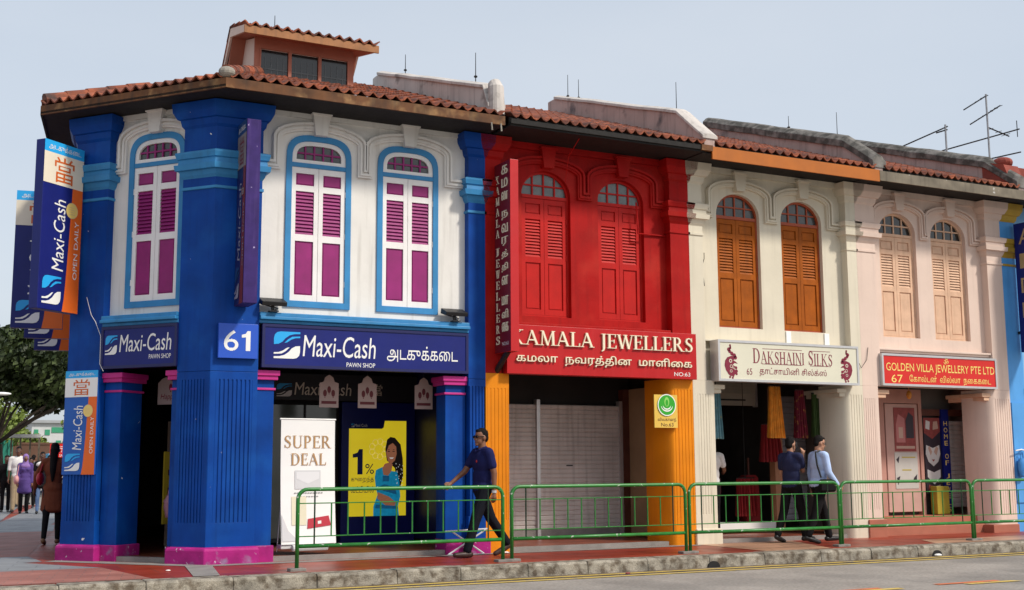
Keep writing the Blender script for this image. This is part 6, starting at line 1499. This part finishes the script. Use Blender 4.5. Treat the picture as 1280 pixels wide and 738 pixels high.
# teal hoarding, canopy, wall, vehicles, banner
a, b = far(-40, 560, 90), far(16, 560, 90); mb = MB(); mb.box(Frame((a.x, 90), (1, 0)), 0, b.x-a.x, 0, .15, 0, far(10, 551, 90).z)
for i in range(9): mb.box(Frame((a.x, 90), (1, 0)), (b.x-a.x)*i/9, (b.x-a.x)*i/9+.12, -.08, 0, 0, far(10, 550, 90).z)
tag(mb.build('site_hoarding', mat('teal_hoarding_paint', (.02, .20, .14), .6, .1)), 'teal green hoarding behind the pedestrians at the left edge', 'hoarding')
a, b = far(14, 545, 80), far(51, 545, 80); z = far(30, 545, 80).z
t = thing('shelter', (a.x, 80, 0), 'long white roofed bus shelter behind the pedestrians', 'shelter'); fr = Frame((a.x, 80), (1, 0)); L = b.x-a.x
mb = MB(); mb.box(fr, 0, L, 0, 1.6, z-.1, z+.1); mb.build('roof', mat('far_white_roof', (.62, .62, .62), .7, .05), t)
for f in (.02, .33, .66, .97): mb = MB(); mb.box(fr, L*f, L*f+.1, .6, .7, 0, z-.1); mb.build('post', GREYF, t)
mb = MB(); mb.box(fr, .1, L-.1, .9, 1.0, .2, .9); mb.build('bench_back', BROWN, t)
def vehicle(px, y, L, H, m, lab, kind, name):
    b = far(px, 590, y); fr = Frame((b.x, y), (1, 0)); t = thing(name, (b.x, y, RZ), lab, kind); z0 = RZ
    if kind == 'truck':
        mb = MB(); mb.slab(fr, [(0, .5), (1.9, .5), (1.9, 2.3), (.35, 2.3), (0, 1.5)], 0, 1.9); mb.build('cab', m, t, bevel=.06)
        mb = MB(); mb.slab(fr, [(.12, 1.5), (.42, 2.15), (1.5, 2.15), (1.5, 1.5)], -.012, .0); mb.box(fr, .5, 1.5, -.014, -.002, .95, 1.0); mb.build('side_window', GLASSD, t)
        mb = MB(); mb.box(fr, 2.0, 5.5, 0, 1.9, .8, 2.4); mb.build('cargo_box', SIGNW, t, bevel=.03)
        wx = (.7, 4.5); r = .42
    else:
        mb = MB(); mb.slab(fr, [(0, .30), (L, .30), (L, .75), (L*.86, .88), (L*.14, .92), (0, .75)], 0, 1.7); mb.build('body', m, t, bevel=.05)
        mb = MB(); mb.slab(fr, [(L*.17, .90), (L*.84, .87), (L*.70, H), (L*.30, H)], .12, 1.58); mb.build('cabin', GLASSD, t, bevel=.05)
        mb = MB(); mb.slab(fr, [(L*.29, H), (L*.71, H), (L*.68, H+.03), (L*.32, H+.03)], .15, 1.55); mb.build('roof', m, t); wx = (L*.2, L*.8); r = .32
    for x in wx:
        for v_ in (-.02, 1.52):
            mb = MB(); mb.slab(fr, [(x+r*math.cos(q), r+r*math.sin(q)) for q in [2*math.pi*i/16 for i in range(16)]], v_, v_+.22); w = mb.build('wheel', IRON, t)
            mb = MB(); mb.slab(fr, [(x+r*.55*math.cos(q), r+r*.55*math.sin(q)) for q in [2*math.pi*i/12 for i in range(12)]], v_-.012, v_-.001); mb.build('rim', ALU, w)
vehicle(29, 68, 4.2, 1.42, mat('silver_car_paint', (.35, .40, .46), .3, .03, coat=.5), 'silver car parked behind the pedestrians', 'car', 'parked_car')
vehicle(46, 74, 4.2, 1.42, mat('dark_car_paint', (.04, .05, .06), .3, .03, coat=.5), 'dark car parked beside the blue truck', 'car', 'parked_car')
vehicle(52.5, 86, 5, 2.3, mat('light_blue_truck_paint', (.10, .36, .58), .4, .04), 'light blue truck cab far down the side street', 'truck', 'truck')
a, b = far(62, 570, 48), far(84, 570, 48); z0, z1 = far(70, 573, 48).z, far(70, 555, 48).z
t = thing('street_banner', (a.x, 48, 0), 'red banner board with white characters behind the woman in rust brown', 'banner'); fr = Frame((a.x, 48), (1, 0)); L = b.x-a.x
mb = MB(); mb.box(fr, 0, L, 0, .05, z0, z1); mb.build('board', GSRED, t)
for a, b in ((.02, .07), (L-.07, L-.02)): mb = MB(); mb.box(fr, a, b, .01, .06, 0, z0); mb.build('post', IRON, t)
write(t, '汇昌行', fr, L*.08, L*.72, z0+(z1-z0)*.42, z0+(z1-z0)*.84, -.004, SIGNW, bold=.01, rows=20)
write(t, 'SALE', fr, L*.55, L*.9, z0+(z1-z0)*.10, z0+(z1-z0)*.28, -.004, SIGNW, bold=.02, rows=10)
a, b = far(12, 562, 94), far(110, 562, 94); mb = MB(); fr = Frame((a.x, 94), (1, 0)); mb.box(fr, 0, b.x-a.x, 0, .3, 0, far(40, 556, 94).z); mb.box(fr, 0, b.x-a.x, -.05, .35, far(40, 556, 94).z, far(40, 556, 94).z+.15)
tag(mb.build('boundary_wall', mat('far_brown_wall', (.14, .07, .045), .8, .2, .5)), 'low brown wall along the far side of the cross street', 'wall')
p = far(11, 494, 56); t = thing('street_lamp', (p.x-4.2, 56, 0), 'white street lamp head reaching in from the left edge', 'street lamp')
mb = MB(); mb.tube([(p.x-4.2, 56, 0), (p.x-4.2, 56, p.z-.3), (p.x-3.9, 56, p.z), (p.x-.5, 56, p.z+.05)], .06, 8, r2=.04); mb.build('post', STEEL, t)
mb = MB(); mb.ellipsoid((p.x-.25, 56, p.z+.05), (.36, .14, .07), 12, 8); mb.build('lamp_head', SIGNW, t, smooth=True)
